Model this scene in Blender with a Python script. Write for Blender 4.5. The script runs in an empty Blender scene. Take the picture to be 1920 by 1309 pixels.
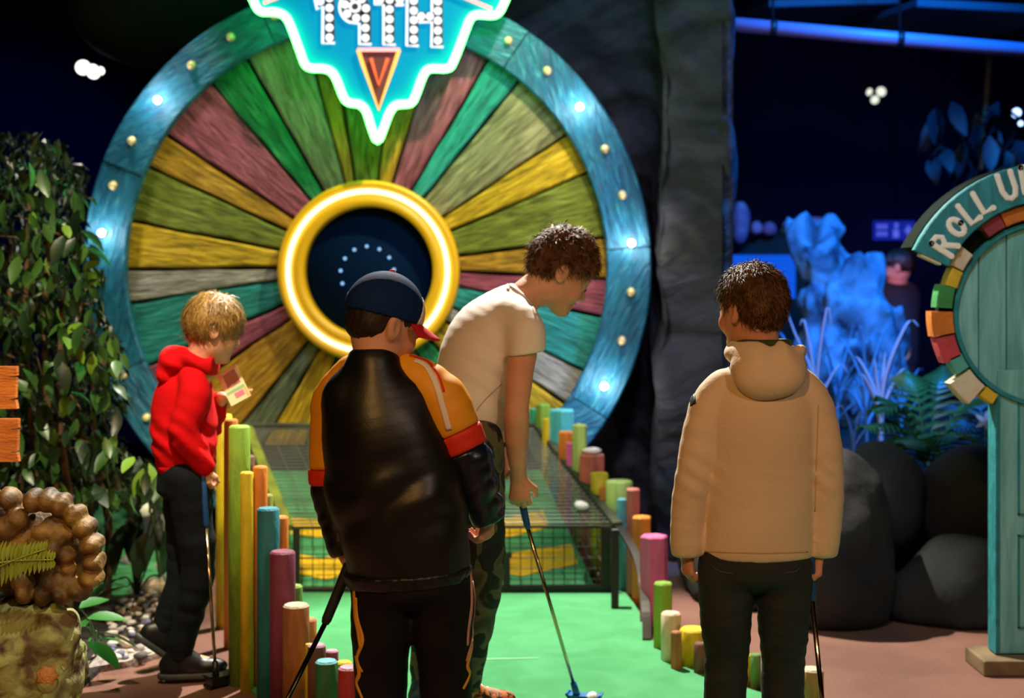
import bpy, bmesh, math, random
import numpy as np
from mathutils import Vector, Matrix, Quaternion
from mathutils.bvhtree import BVHTree

S = bpy.context.scene
COL = S.collection
random.seed(7)
rng = np.random.default_rng(7)
PI = math.pi
V = Vector

# ------------------------------------------------------------------ camera
FPX, CAMH, HOR = 2667.0, 1.37, 530.0          # focal length in pixels, eye height, horizon row
cam = bpy.data.cameras.new('camera')
cam.sensor_width = 36.0
cam.lens = FPX / 1920 * 36.0
cam.shift_y = -(1309 / 2 - HOR) / 1920
cam.dof.use_dof = True
cam.dof.focus_distance = 3.75
cam.dof.aperture_fstop = 2.5
cam.clip_end = 60
camo = bpy.data.objects.new('camera', cam)
camo.location = (0, 0, CAMH)
camo.rotation_euler = (PI / 2, 0, 0)
COL.objects.link(camo)
S.camera = camo

# ------------------------------------------------------------------ world, exposure, lamps
w = bpy.data.worlds.new('world'); S.world = w; w.use_nodes = True
w.node_tree.nodes['Background'].inputs[0].default_value = (0.25, 0.32, 0.6, 1)
w.node_tree.nodes['Background'].inputs[1].default_value = 0.012
S.view_settings.view_transform = 'Standard'
S.view_settings.look = 'None'
S.view_settings.exposure = 0.0
S.view_settings.gamma = 1.0
S.view_settings.use_curve_mapping = False

def lamp(kind, name, loc, target, energy, color, size=0.1, angle=60, blend=0.3):
    l = bpy.data.lights.new(name, kind)
    l.energy = energy; l.color = color
    if kind == 'SPOT':
        l.spot_size = math.radians(angle); l.spot_blend = blend; l.shadow_soft_size = size
    elif kind == 'AREA':
        l.size = size
    else:
        l.shadow_soft_size = size
    o = bpy.data.objects.new(name, l); COL.objects.link(o)
    o.location = loc
    if target is not None:
        o.rotation_euler = (V(target) - V(loc)).to_track_quat('-Z', 'Y').to_euler()
    return o

lamp('SPOT', 'stage_spot', (-0.15, 6.6, 4.05), (0.2, 4.2, 0.3), 1900, (1, 0.93, 0.80), 0.03, 62, 0.35)
lamp('SPOT', 'wheel_spot', (0.5, 5.55, 4.0), (-0.75, 7.2, 1.3), 380, (1, 0.86, 0.55), 0.04, 51, 0.4)
lamp('SPOT', 'warm_fill_spot', (-1.2, -1.0, 3.9), (0.1, 4.2, 0.7), 370, (1, 0.52, 0.15), 0.2, 52, 0.6)
lamp('SPOT', 'neutral_fill_spot', (2.3, -0.8, 3.7), (0.2, 4.2, 0.8), 190, (1, 0.72, 0.54), 0.2, 52, 0.6)
lamp('SPOT', 'plant_spot', (-1.0, 3.0, 4.0), (-1.78, 5.5, 0.85), 850, (1, 0.9, 0.62), 0.06, 38, 0.7)
lamp('SPOT', 'coral_spot', (-0.5, 2.0, 3.6), (-1.32, 4.0, 0.40), 170, (1, 0.85, 0.55), 0.05, 26, 0.7)
lamp('SPOT', 'rock_spot', (0.45, 3.0, 3.8), (0.75, 7.2, 1.8), 330, (0.55, 0.66, 1.0), 0.2, 60, 0.8)
lamp('SPOT', 'arch_spot', (0.6, 2.6, 3.9), (1.9, 5.0, 1.1), 190, (0.62, 0.88, 1.0), 0.1, 45, 0.7)
lamp('SPOT', 'blue_bed_spot', (2.2, 6.2, 3.9), (1.9, 8.6, 0.9), 1450, (0.0, 0.24, 1.0), 0.1, 80, 0.6)
lamp('SPOT', 'violet_bed_spot', (1.5, 5.8, 3.9), (1.8, 6.9, 0.7), 130, (0.35, 0.25, 1.0), 0.1, 30, 0.6)
lamp('AREA', 'blue_wall_light', (3.5, 12.2, 1.4), (3.0, 13.9, 1.6), 8, (0.02, 0.04, 1.0), 1.5)
lamp('SPOT', 'blue_left_spot', (-4.2, 9.0, 3.8), (-5.2, 12.5, 1.6), 160, (0.02, 0.05, 1.0), 0.1, 70, 0.6)
lamp('SPOT', 'pipe_spot', (1.9, 7.2, 2.0), (2.0, 7.9, 2.75), 6, (0.26, 0.18, 1.0), 0.05, 110, 0.7)
lamp('SPOT', 'green_lawn_spot', (-2.0, 6.8, 3.9), (-2.0, 7.2, 0), 160, (1, 0.95, 0.85), 0.05, 50, 0.5)

# ------------------------------------------------------------------ helpers
def P(px, py, Y):
    """point at depth Y that the photograph shows at pixel px, py"""
    return V(((px - 960) / FPX * Y, Y, CAMH - (py - HOR) / FPX * Y))

def ground(px, py, z=0.0):
    Y = FPX * (CAMH - z) / (py - HOR)
    return P(px, py, Y)

def lin(c):
    c = c / 255.0
    return c / 12.92 if c <= 0.04045 else ((c + 0.055) / 1.055) ** 2.4

def rgb(r, g, b):
    return (lin(r), lin(g), lin(b))

MATS = {}
def mat(name, col, rough=0.6, metal=0.0, col2=None, scale=6.0, stretch=(1, 1, 1), contrast=(0.35, 0.65),
        bump=0.0, bscale=30.0, emit=0.0, ecol=None, sss=0.0, spec=0.5, coat=0.0, dirt=None, sheen=0.0, detail=5.0, dist=0.6, rot=(0, 0, 0)):
    if name in MATS:
        return MATS[name]
    m = bpy.data.materials.new(name); m.use_nodes = True
    nt = m.node_tree; N = nt.nodes; L = nt.links
    b = N['Principled BSDF']
    b.inputs['Base Color'].default_value = (*col, 1)
    b.inputs['Roughness'].default_value = rough
    b.inputs['Metallic'].default_value = metal
    b.inputs['Specular IOR Level'].default_value = spec
    b.inputs['Coat Weight'].default_value = coat
    b.inputs['Sheen Weight'].default_value = sheen
    if sss:
        b.inputs['Subsurface Weight'].default_value = sss
        b.inputs['Subsurface Radius'].default_value = (0.012, 0.005, 0.003)
        b.inputs['Subsurface Scale'].default_value = 1.0
    if emit:
        b.inputs['Emission Color'].default_value = (*(ecol or col), 1)
        b.inputs['Emission Strength'].default_value = emit
    if col2 is not None or bump:
        tc = N.new('ShaderNodeTexCoord'); mp = N.new('ShaderNodeMapping')
        mp.inputs['Scale'].default_value = stretch; mp.inputs['Rotation'].default_value = rot
        if any(rot):            # turn the pattern first, then stretch it
            mp.vector_type = 'TEXTURE'; mp.inputs['Scale'].default_value = [1 / q for q in stretch]
        oi = N.new('ShaderNodeObjectInfo')
        add = N.new('ShaderNodeVectorMath'); add.operation = 'MULTIPLY_ADD'
        L.new(oi.outputs['Random'], add.inputs[0]); add.inputs[1].default_value = (37, 11, 23)
        L.new(tc.outputs['Object'], add.inputs[2]); L.new(add.outputs[0], mp.inputs['Vector'])
    if col2 is not None:
        n = N.new('ShaderNodeTexNoise'); n.inputs['Scale'].default_value = scale
        n.inputs['Detail'].default_value = detail; n.inputs['Distortion'].default_value = dist
        L.new(mp.outputs[0], n.inputs['Vector'])
        r = N.new('ShaderNodeValToRGB')
        r.color_ramp.elements[0].position = contrast[0]; r.color_ramp.elements[0].color = (*col2, 1)
        r.color_ramp.elements[1].position = contrast[1]; r.color_ramp.elements[1].color = (*col, 1)
        if dirt is not None:
            e = r.color_ramp.elements.new(min(0.98, contrast[1] + 0.16)); e.color = (*dirt, 1)
        L.new(n.outputs['Fac'], r.inputs['Fac']); L.new(r.outputs[0], b.inputs['Base Color'])
    if bump:
        n2 = N.new('ShaderNodeTexNoise'); n2.inputs['Scale'].default_value = bscale
        n2.inputs['Detail'].default_value = 6.0; n2.inputs['Distortion'].default_value = dist
        L.new(mp.outputs[0], n2.inputs['Vector'])
        bp = N.new('ShaderNodeBump'); bp.inputs['Strength'].default_value = bump; bp.inputs['Distance'].default_value = 0.02
        L.new(n2.outputs['Fac'], bp.inputs['Height']); L.new(bp.outputs[0], b.inputs['Normal'])
    MATS[name] = m
    return m

def emission(name, col, strength):
    if name in MATS:
        return MATS[name]
    m = bpy.data.materials.new(name); m.use_nodes = True
    nt = m.node_tree; nt.nodes.clear()
    e = nt.nodes.new('ShaderNodeEmission'); o = nt.nodes.new('ShaderNodeOutputMaterial')
    e.inputs[0].default_value = (*col, 1); e.inputs[1].default_value = strength
    nt.links.new(e.outputs[0], o.inputs[0]); MATS[name] = m
    return m

def link(o, m=None, parent=None):
    COL.objects.link(o)
    if m is not None and o.data is not None and len(o.data.materials) == 0:
        o.data.materials.append(m)
    if parent is not None:
        o.parent = parent
    return o

def tag(o, label=None, cat=None, group=None, kind=None):
    if label: o['label'] = label
    if cat: o['category'] = cat
    if group: o['group'] = group
    if kind: o['kind'] = kind
    return o

def thing(name, loc, label, cat, group=None, rot=(0, 0, 0)):
    o = bpy.data.objects.new(name, None); o.empty_display_size = 0.1
    o.location = loc; o.rotation_euler = rot
    COL.objects.link(o)
    return tag(o, label, cat, group)

def me(name, verts, faces, smooth=False):
    m = bpy.data.meshes.new(name)
    m.from_pydata([tuple(v) for v in verts], [], faces)
    if smooth:
        m.polygons.foreach_set('use_smooth', [True] * len(m.polygons))
    m.update()
    return m

def obj(name, mesh, m=None, parent=None, loc=None, rot=None):
    o = bpy.data.objects.new(name, mesh)
    link(o, m, parent)
    if loc is not None: o.location = loc
    if rot is not None: o.rotation_euler = rot
    return o

def dup(o, parent=None, loc=None, rot=None, scale=None):
    c = o.copy(); COL.objects.link(c); c.parent = parent
    if loc is not None: c.location = loc
    if rot is not None: c.rotation_euler = rot
    if scale is not None: c.scale = scale
    return c

def fix(mesh):
    bm = bmesh.new(); bm.from_mesh(mesh)
    bmesh.ops.recalc_face_normals(bm, faces=bm.faces)
    bm.to_mesh(mesh); bm.free(); return mesh

def box_mesh(name, lo, hi, bevel=0.0):
    bm = bmesh.new()
    bmesh.ops.create_cube(bm, size=1)
    lo, hi = V(lo), V(hi)
    for v in bm.verts:
        v.co = V([(lo[i] + hi[i]) / 2 + v.co[i] * (hi[i] - lo[i]) for i in range(3)])
    if bevel:
        bmesh.ops.bevel(bm, geom=bm.edges[:], offset=bevel, segments=2, affect='EDGES', profile=0.5)
    m = bpy.data.meshes.new(name); bm.to_mesh(m); bm.free()
    return m

def extrude_poly(name, pts, y0, y1, bevel=0.0):
    """pts (x, z) outline, extruded along y from y0 (front) to y1"""
    n = len(pts)
    vs = [(x, y0, z) for x, z in pts] + [(x, y1, z) for x, z in pts]
    fs = [tuple(range(n)), tuple(range(2 * n - 1, n - 1, -1))] + [(i, i + n, (i + 1) % n + n, (i + 1) % n) for i in range(n)]
    m = fix(me(name, vs, fs))
    if bevel:
        bm = bmesh.new(); bm.from_mesh(m)
        eds = [e for e in bm.edges if abs(e.verts[0].co.y - e.verts[1].co.y) < 1e-6 and abs(e.verts[0].co.y - y0) < 1e-6]
        bmesh.ops.bevel(bm, geom=eds, offset=bevel, segments=1, affect='EDGES')
        bm.to_mesh(m); bm.free()
    return m

def tube_mesh(name, pts, rad, sides=8, closed=False, flat=None):
    """round tube along points; rad a number or list; flat = (axis vector, factor) squashes it"""
    pts = [V(p) for p in pts]; n = len(pts)
    rad = rad if isinstance(rad, (list, tuple)) else [rad] * n
    vs, fs = [], []
    prev = None
    for i in range(n):
        if closed: t = pts[(i + 1) % n] - pts[i - 1]
        else: t = pts[min(i + 1, n - 1)] - pts[max(i - 1, 0)]
        t = t.normalized() if t.length > 1e-9 else V((0, 0, 1))
        if prev is None:
            a = V((0, 1, 0)) if abs(t.y) < 0.9 else V((1, 0, 0))
            u = (a - t * a.dot(t)).normalized()
        else:
            u = prev - t * prev.dot(t)
            u = u.normalized() if u.length > 1e-6 else t.orthogonal().normalized()
        prev = u; v = t.cross(u)
        for k in range(sides):
            a = 2 * PI * k / sides
            q = u * math.cos(a) * rad[i] + v * math.sin(a) * rad[i]
            if flat: q -= flat[0] * q.dot(flat[0]) * (1 - flat[1])
            vs.append(pts[i] + q)
    for i in range(n if closed else n - 1):
        for k in range(sides):
            a = i * sides + k; b = i * sides + (k + 1) % sides
            j = (i + 1) % n
            fs.append((a, b, j * sides + (k + 1) % sides, j * sides + k))
    if not closed:
        fs.append(tuple(range(sides - 1, -1, -1)))
        fs.append(tuple(range((n - 1) * sides, n * sides)))
    m = me(name, vs, fs, True)
    return fix(m)

def curve(pts, n=8, closed=False):
    """Catmull-Rom resampling"""
    pts = [V(p) for p in pts]; out = []; N = len(pts)
    for i in range(N if closed else N - 1):
        g = (lambda k: pts[k % N]) if closed else (lambda k: pts[max(0, min(N - 1, k))])
        p0, p1, p2, p3 = g(i - 1), g(i), g(i + 1), g(i + 2)
        for s in range(n):
            t = s / n
            out.append(0.5 * ((2 * p1) + (p2 - p0) * t + (2 * p0 - 5 * p1 + 4 * p2 - p3) * t * t + (3 * p1 - p0 - 3 * p2 + p3) * t ** 3))
    if not closed: out.append(pts[-1])
    return out

def lathe_mesh(name, prof, sides=24, axis='z', smooth=True):
    vs, fs = [], []
    n = len(prof)
    for k in range(sides):
        a = 2 * PI * k / sides; c, s = math.cos(a), math.sin(a)
        for r, h in prof:
            vs.append((r * c, r * s, h) if axis == 'z' else (r * c, h, r * s))
    for k in range(sides):
        for i in range(n - 1):
            fs.append((k * n + i, ((k + 1) % sides) * n + i, ((k + 1) % sides) * n + i + 1, k * n + i + 1))
    m = me(name, vs, fs, smooth)
    bm = bmesh.new(); bm.from_mesh(m)
    bmesh.ops.remove_doubles(bm, verts=bm.verts, dist=1e-6)
    bmesh.ops.recalc_face_normals(bm, faces=bm.faces)
    bm.to_mesh(m); bm.free()
    return m

# ------------------------------------------------------------------ implicit surfaces
LAT = rng.random((32, 32, 32)).astype(np.float32)
def vnoise(x, y, z):
    xi, yi, zi = np.floor(x).astype(int), np.floor(y).astype(int), np.floor(z).astype(int)
    fx, fy, fz = x - xi, y - yi, z - zi
    fx = fx * fx * (3 - 2 * fx); fy = fy * fy * (3 - 2 * fy); fz = fz * fz * (3 - 2 * fz)
    a = lambda i, j, k: LAT[(xi + i) & 31, (yi + j) & 31, (zi + k) & 31]
    l = lambda p, q, t: p + (q - p) * t
    return l(l(l(a(0, 0, 0), a(1, 0, 0), fx), l(a(0, 1, 0), a(1, 1, 0), fx), fy),
             l(l(a(0, 0, 1), a(1, 0, 1), fx), l(a(0, 1, 1), a(1, 1, 1), fx), fy), fz) * 2 - 1

class Field:
    def __init__(s, lo, hi, h):
        s.lo = np.array(lo, float); s.h = h
        n = np.ceil((np.array(hi, float) - s.lo) / h).astype(int) + 1
        s.ax = [s.lo[i] + h * np.arange(n[i]) for i in range(3)]
        s.D = np.full(n, 1.0, np.float32)
    def box(s, lo, hi):
        sl, g = [], []
        for i in range(3):
            a = int(np.clip(math.floor((lo[i] - s.lo[i]) / s.h), 0, len(s.ax[i])))
            b = int(np.clip(math.ceil((hi[i] - s.lo[i]) / s.h) + 1, 0, len(s.ax[i])))
            sl.append(slice(a, b)); sh = [1, 1, 1]; sh[i] = -1
            g.append(s.ax[i][a:b].reshape(sh))
        return tuple(sl), g
    def put(s, sl, d, k, op='u'):
        A = s.D[sl]
        if A.size == 0: return
        if op == 's':
            B = -A; h = np.maximum(k - np.abs(B - d), 0) / max(k, 1e-9)
            s.D[sl] = -(np.minimum(B, d) - h * h * k * 0.25); return
        if k > 0:
            h = np.maximum(k - np.abs(A - d), 0) / k
            s.D[sl] = np.minimum(A, d) - h * h * k * 0.25
        else:
            s.D[sl] = np.minimum(A, d)
    def cone(s, a, b, ra, rb, k=0.02, op='u'):
        a = np.array(a, float); b = np.array(b, float); m = max(ra, rb) + k + 3 * s.h
        sl, g = s.box(np.minimum(a, b) - m, np.maximum(a, b) + m)
        ab = b - a; L2 = max(float(ab @ ab), 1e-12)
        q = [g[i] - a[i] for i in range(3)]
        t = np.clip((q[0] * ab[0] + q[1] * ab[1] + q[2] * ab[2]) / L2, 0, 1)
        d = np.sqrt(sum((q[i] - t * ab[i]) ** 2 for i in range(3))) - (ra + (rb - ra) * t)
        s.put(sl, d, k, op); return s
    def chain(s, pts, rads, k=0.02):
        old = s.D; s.D = np.full(old.shape, 1.0, np.float32)
        if len(pts) > 2:
            n_ = 3; rads = [rads[i] + (rads[i + 1] - rads[i]) * t / n_ for i in range(len(pts) - 1) for t in range(n_)] + [rads[-1]]; pts = curve(pts, n_)
        for i in range(len(pts) - 1): s.cone(pts[i], pts[i + 1], rads[i], rads[i + 1], 0.006 if i else 0)
        return s.merge(old, k)
    def merge(s, old, k):
        h = np.maximum(k - np.abs(old - s.D), 0) / max(k, 1e-9)
        s.D = (np.minimum(old, s.D) - h * h * k * 0.25).astype(np.float32); return s
    def ell(s, c, axes, r, k=0.02, op='u'):
        c = np.array(c, float); m = max(r) + k + 3 * s.h
        sl, g = s.box(c - m, c + m)
        q = [g[i] - c[i] for i in range(3)]
        k0 = 0; k1 = 0
        for j in range(3):
            u = sum(q[i] * float(axes[j][i]) for i in range(3))
            k0 = k0 + (u / r[j]) ** 2; k1 = k1 + (u / r[j] ** 2) ** 2
        k0 = np.sqrt(k0); k1 = np.sqrt(k1) + 1e-9
        s.put(sl, k0 * (k0 - 1) / k1, k, op); return s
    def ecap(s, a, b, ra, rb, xv, k=0.02, endr=0.4, op='u'):
        """tapered segment with elliptic cross-section ra = (rx, ry), xv = direction of rx"""
        a = np.array(a, float); b = np.array(b, float); ab = b - a
        n = ab / np.linalg.norm(ab); xv = np.array(xv, float); xv = xv - n * (xv @ n); xv /= np.linalg.norm(xv)
        yv = np.cross(n, xv); m = max(*ra, *rb) + k + 3 * s.h
        sl, g = s.box(np.minimum(a, b) - m, np.maximum(a, b) + m)
        q = [g[i] - a[i] for i in range(3)]
        t = np.clip((q[0] * ab[0] + q[1] * ab[1] + q[2] * ab[2]) / float(ab @ ab), 0, 1)
        q = [q[i] - t * ab[i] for i in range(3)]
        rx = ra[0] + (rb[0] - ra[0]) * t; ry = ra[1] + (rb[1] - ra[1]) * t; rw = np.minimum(rx, ry) * endr
        u = q[0] * xv[0] + q[1] * xv[1] + q[2] * xv[2]; v = q[0] * yv[0] + q[1] * yv[1] + q[2] * yv[2]
        w = q[0] * n[0] + q[1] * n[1] + q[2] * n[2]
        k0 = np.sqrt((u / rx) ** 2 + (v / ry) ** 2 + (w / rw) ** 2)
        k1 = np.sqrt((u / rx ** 2) ** 2 + (v / ry ** 2) ** 2 + (w / rw ** 2) ** 2) + 1e-9
        s.put(sl, k0 * (k0 - 1) / k1, k, op); return s
    def loft(s, secs, xv, k=0.02, endr=0.4):
        old = s.D; s.D = np.full(old.shape, 1.0, np.float32)
        if len(secs) > 2:
            cs = curve([q[0] for q in secs], 4); rs = curve([(q[1][0], q[1][1], 0) for q in secs], 4); secs = [(c, (r.x, r.y)) for c, r in zip(cs, rs)]
        for i in range(len(secs) - 1):
            s.ecap(secs[i][0], secs[i + 1][0], secs[i][1], secs[i + 1][1], xv, 0.003 if i else 0, endr)
        return s.merge(old, k)
    def cut(s, p, n, k=0.004):
        """remove everything on the side n points to"""
        n = np.array(n, float); n /= np.linalg.norm(n); p = np.array(p, float)
        d = (s.ax[0] * n[0]).reshape(-1, 1, 1) + (s.ax[1] * n[1]).reshape(1, -1, 1) + (s.ax[2] * n[2]).reshape(1, 1, -1) - float(p @ n)
        h = np.maximum(k - np.abs(s.D - d), 0) / k
        s.D = (np.maximum(s.D, d) + h * h * k * 0.25).astype(np.float32); return s
    def displace(s, fn, band=0.06):
        i = np.nonzero(np.abs(s.D) < band)
        if len(i[0]): s.D[i] += fn(s.ax[0][i[0]], s.ax[1][i[1]], s.ax[2][i[2]]).astype(np.float32)
        return s
    def net(s):
        D = s.D.copy()
        D[0] = D[-1] = 1; D[:, 0] = D[:, -1] = 1; D[:, :, 0] = D[:, :, -1] = 1
        I = D < 0
        c = [I[i:I.shape[0] - 1 + i, j:I.shape[1] - 1 + j, k:I.shape[2] - 1 + k] for i in (0, 1) for j in (0, 1) for k in (0, 1)]
        anyc = c[0].copy(); allc = c[0].copy()
        for q in c[1:]: anyc |= q; allc &= q
        act = np.nonzero(anyc & ~allc)
        ids = np.full(anyc.shape, -1, np.int32); ids[act] = np.arange(len(act[0]))
        pos = np.zeros((len(act[0]), 3)); cnt = np.zeros(len(act[0]))
        cr = [(i, j, k) for i in (0, 1) for j in (0, 1) for k in (0, 1)]
        for p in cr:
            for ax in range(3):
                if p[ax]: continue
                q = list(p); q[ax] = 1
                a = D[act[0] + p[0], act[1] + p[1], act[2] + p[2]]; b = D[act[0] + q[0], act[1] + q[1], act[2] + q[2]]
                x = (a < 0) != (b < 0)
                t = np.where(x, a / np.where(x, a - b, 1), 0)
                for e in range(3):
                    pos[:, e] += np.where(x, p[e] + (t if e == ax else 0), 0)
                cnt += x
        pos = pos / cnt[:, None] + np.stack(act, 1)
        verts = s.lo + pos * s.h
        quads = []
        for ax in range(3):
            o1, o2 = [(1, 2), (2, 0), (0, 1)][ax]
            sa = [slice(None)] * 3; sb = [slice(None)] * 3
            sa[ax] = slice(0, -1); sb[ax] = slice(1, None)
            A, B = I[tuple(sa)], I[tuple(sb)]
            e = np.nonzero(A != B)
            e = np.stack(e, 1)
            ok = (e[:, o1] > 0) & (e[:, o2] > 0) & (e[:, o1] < D.shape[o1] - 1) & (e[:, o2] < D.shape[o2] - 1)
            e = e[ok]
            fl = A[e[:, 0], e[:, 1], e[:, 2]]
            def cid(d1, d2):
                f = e.copy(); f[:, o1] += d1; f[:, o2] += d2
                return ids[f[:, 0], f[:, 1], f[:, 2]]
            q = np.stack([cid(-1, -1), cid(0, -1), cid(0, 0), cid(-1, 0)], 1)
            q[~fl] = q[~fl][:, ::-1]
            quads.append(q)
        return verts, np.concatenate(quads)

def np_mesh(name, verts, quads):
    m = bpy.data.meshes.new(name)
    m.vertices.add(len(verts)); m.vertices.foreach_set('co', np.asarray(verts, np.float32).ravel())
    m.loops.add(len(quads) * 4); m.loops.foreach_set('vertex_index', np.asarray(quads, np.int32).ravel())
    m.polygons.add(len(quads)); m.polygons.foreach_set('loop_start', np.arange(len(quads), dtype=np.int32) * 4)
    m.polygons.foreach_set('use_smooth', np.ones(len(quads), bool))
    m.update(calc_edges=True); m.validate()
    return m

def relax(verts, quads, it=1, f=0.5):
    for _ in range(it):
        acc = np.zeros_like(verts); cn = np.zeros(len(verts))
        for a, b in ((0, 1), (1, 2), (2, 3), (3, 0)):
            np.add.at(acc, quads[:, a], verts[quads[:, b]]); np.add.at(cn, quads[:, a], 1)
            np.add.at(acc, quads[:, b], verts[quads[:, a]]); np.add.at(cn, quads[:, b], 1)
        verts = verts + f * (acc / np.maximum(cn, 1)[:, None] - verts)
    return verts

def field_obj(name, F, m, parent=None, smooth=1):
    v, q = F.net()
    if smooth: v = relax(v, q, smooth)
    org = V((0, 0, 0))
    if parent is not None: org = parent.location
    elif len(v):
        org = V((float(v[:, 0].mean()), float(v[:, 1].mean()), float(v[:, 2].min())))
    o = obj(name, np_mesh(name, v - np.array(org), q), m, parent)
    if parent is None: o.location = org
    o_v = v
    return o, o_v, q
# ================================================================== the setting
M_floor = mat('brown_floor', rgb(122, 80, 64), 0.75, col2=rgb(104, 66, 54), scale=2.5, bump=0.15, bscale=60)
M_black = mat('black_paint', rgb(10, 11, 16), 0.9, bump=0.1, bscale=8)
M_navy = mat('navy_wall', rgb(22, 26, 60), 0.85, col2=rgb(14, 18, 44), scale=1.2)
M_ceil = mat('dark_ceiling', rgb(20, 30, 40), 0.8, col2=rgb(10, 14, 20), scale=1.5)
M_turf = mat('green_turf', rgb(86, 162, 110), 0.95, col2=rgb(74, 148, 96), scale=5, bump=0.25, bscale=400, spec=0.15)
M_turf2 = mat('pale_turf_line', rgb(118, 178, 136), 0.95)
M_rock = mat('dark_rock', rgb(54, 54, 70), 0.75, col2=rgb(12, 12, 17), scale=1.5, stretch=(1.0, 1.0, 4.5), rot=(0.5, -0.6, 0), contrast=(0.40, 0.62), bump=1.0, bscale=5)
M_boulder = mat('boulder_rock', rgb(34, 32, 32), 0.85, col2=rgb(17, 17, 18), scale=3.0, bump=0.4, bscale=9)

RX0, RX1, RY0, RY1, RZ = -5.2, 5.0, -3.2, 14.0, 4.3
tag(obj('floor', box_mesh('floor', (RX0, RY0, -0.1), (RX1, RY1, 0)), M_floor), kind='structure')
tag(obj('ceiling', box_mesh('ceiling', (RX0, RY0, RZ), (RX1, RY1, RZ + 0.1)), M_ceil), kind='structure')
tag(obj('wall_back', box_mesh('wall_back', (RX0, RY1, 0), (RX1, RY1 + 0.1, RZ)), M_navy), kind='structure')
tag(obj('wall_left', box_mesh('wall_left', (RX0 - 0.1, RY0, 0), (RX0, RY1, RZ)), M_navy), kind='structure')
tag(obj('wall_right', box_mesh('wall_right', (RX1, RY0, 0), (RX1 + 0.1, RY1, RZ)), M_navy), kind='structure')
tag(obj('wall_front', box_mesh('wall_front', (RX0, RY0 - 0.1, 0), (RX1, RY0, RZ)), M_black), kind='structure')

def slab(name, pts, z0, z1, m):
    n = len(pts)
    vs = [(x, y, z1) for x, y in pts] + [(x, y, z0) for x, y in pts]
    fs = [tuple(range(n)), tuple(range(2 * n - 1, n - 1, -1))] + [(i, i + n, (i + 1) % n + n, (i + 1) % n) for i in range(n)]
    return obj(name, fix(me(name, vs, fs)), m)

lane_right = [(0.50, 6.35), (0.53, 5.75), (0.535, 5.35), (0.60, 5.08), (0.72, 4.85), (0.90, 4.62), (1.10, 4.36), (1.5, 3.8), (1.95, 3.0)]
lane_left = [(0.25, 3.0), (0.0, 3.62), (-0.30, 4.02), (-0.55, 4.34), (-0.80, 4.62), (-0.93, 4.85), (-0.98, 5.2), (-1.0, 6.35)]
tag(slab('putting_lane', lane_right + lane_left, 0, 0.012, M_turf), 'bright green turf putting lane leading up to the ramp', 'turf', kind='structure')
# faint painted tee line on the lane
g = ground(905, 1236, 0.013); g2 = ground(1010, 1234, 0.013)
tag(slab('tee_line', [(g.x, g.y - 0.012), (g2.x, g2.y - 0.008), (g2.x, g2.y + 0.008), (g.x, g.y + 0.012)], 0.012, 0.0135, M_turf2), kind='structure')
# the lane of another hole, seen between leaves at the left
tag(slab('far_putting_lane', [(-2.6, 6.2), (-1.62, 6.1), (-1.5, 7.3), (-1.75, 9.3), (-3.2, 9.0)], 0, 0.03, M_turf), 'pale green turf patch of another hole behind the plants at left', 'turf', kind='structure')

# ---- rock face to the right of the wheel: an upright slab of rock with folds
def rock_sheet(name, plan, z0, z1, m, amp, nu, nv, seed, thick=0.25):
    pl = curve([(x, y, 0) for x, y in plan], max(2, nu // (len(plan) - 1)))
    nu = len(pl); U = np.array([(p.x, p.y) for p in pl]); zz = np.linspace(z0, z1, nv)
    T = np.gradient(U, axis=0); T /= np.linalg.norm(T, axis=1)[:, None]; Nn = np.stack([-T[:, 1], T[:, 0]], 1)
    L = np.cumsum(np.r_[0, np.linalg.norm(np.diff(U, axis=0), axis=1)])
    vs = []
    uu, vv = np.meshgrid(L, zz, indexing='ij')
    a = uu * 0.8 + vv * 0.6; b = -uu * 0.6 + vv * 0.8          # folds run diagonally
    n = sum(vnoise(a * f * 1.1 + seed, b * f * 4.2 + seed, np.full_like(a, 3.1 + f)) / f for f in (1, 2, 4, 8))
    n = n - 0.5 * np.abs(vnoise(a * 1.2 + 9, b * 3.1, np.full_like(a, 7.7)))
    dd = n * amp
    X = U[:, 0][:, None] + Nn[:, 0][:, None] * dd; Y = U[:, 1][:, None] + Nn[:, 1][:, None] * dd
    front = np.stack([X, Y, vv], -1).reshape(-1, 3)
    back = np.stack([U[:, 0][:, None] - Nn[:, 0][:, None] * thick + 0 * vv, U[:, 1][:, None] - Nn[:, 1][:, None] * thick + 0 * vv, vv], -1).reshape(-1, 3)
    idx = np.arange(nu * nv).reshape(nu, nv); o = nu * nv
    q = np.stack([idx[:-1, :-1], idx[1:, :-1], idx[1:, 1:], idx[:-1, 1:]], -1).reshape(-1, 4)
    fs = q.tolist() + (q[:, ::-1] + o).tolist()
    for j in (0, nv - 1):
        for i in range(nu - 1): fs.append([idx[i, j], idx[i, j] + o, idx[i + 1, j] + o, idx[i + 1, j]])
    for i in (0, nu - 1):
        for j in range(nv - 1): fs.append([idx[i, j], idx[i, j + 1], idx[i, j + 1] + o, idx[i, j] + o])
    m_ = fix(np_mesh(name, np.r_[front, back], np.array(fs)))
    return obj(name, m_, m)

tag(rock_sheet('wall_rock', [(1.22, 7.95), (1.11, 7.2), (1.07, 6.9), (1.05, 6.81), (1.0, 6.84), (0.86, 6.95), (0.74, 7.04), (0.725, 7.12), (0.735, 7.6), (0.4, 7.8), (-0.4, 7.95)], 0, RZ, M_rock, 0.04, 240, 190, 5.0, 0.05), kind='structure')

# ---- raised planting bed behind the boulders
M_soil = mat('dark_soil', rgb(18, 18, 22), 0.95, bump=0.6, bscale=20)
tag(obj('planting_bed', box_mesh('planting_bed', (1.3, 6.45, 0), (4.9, 10.6, 0.5)), M_soil), kind='structure')

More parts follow.
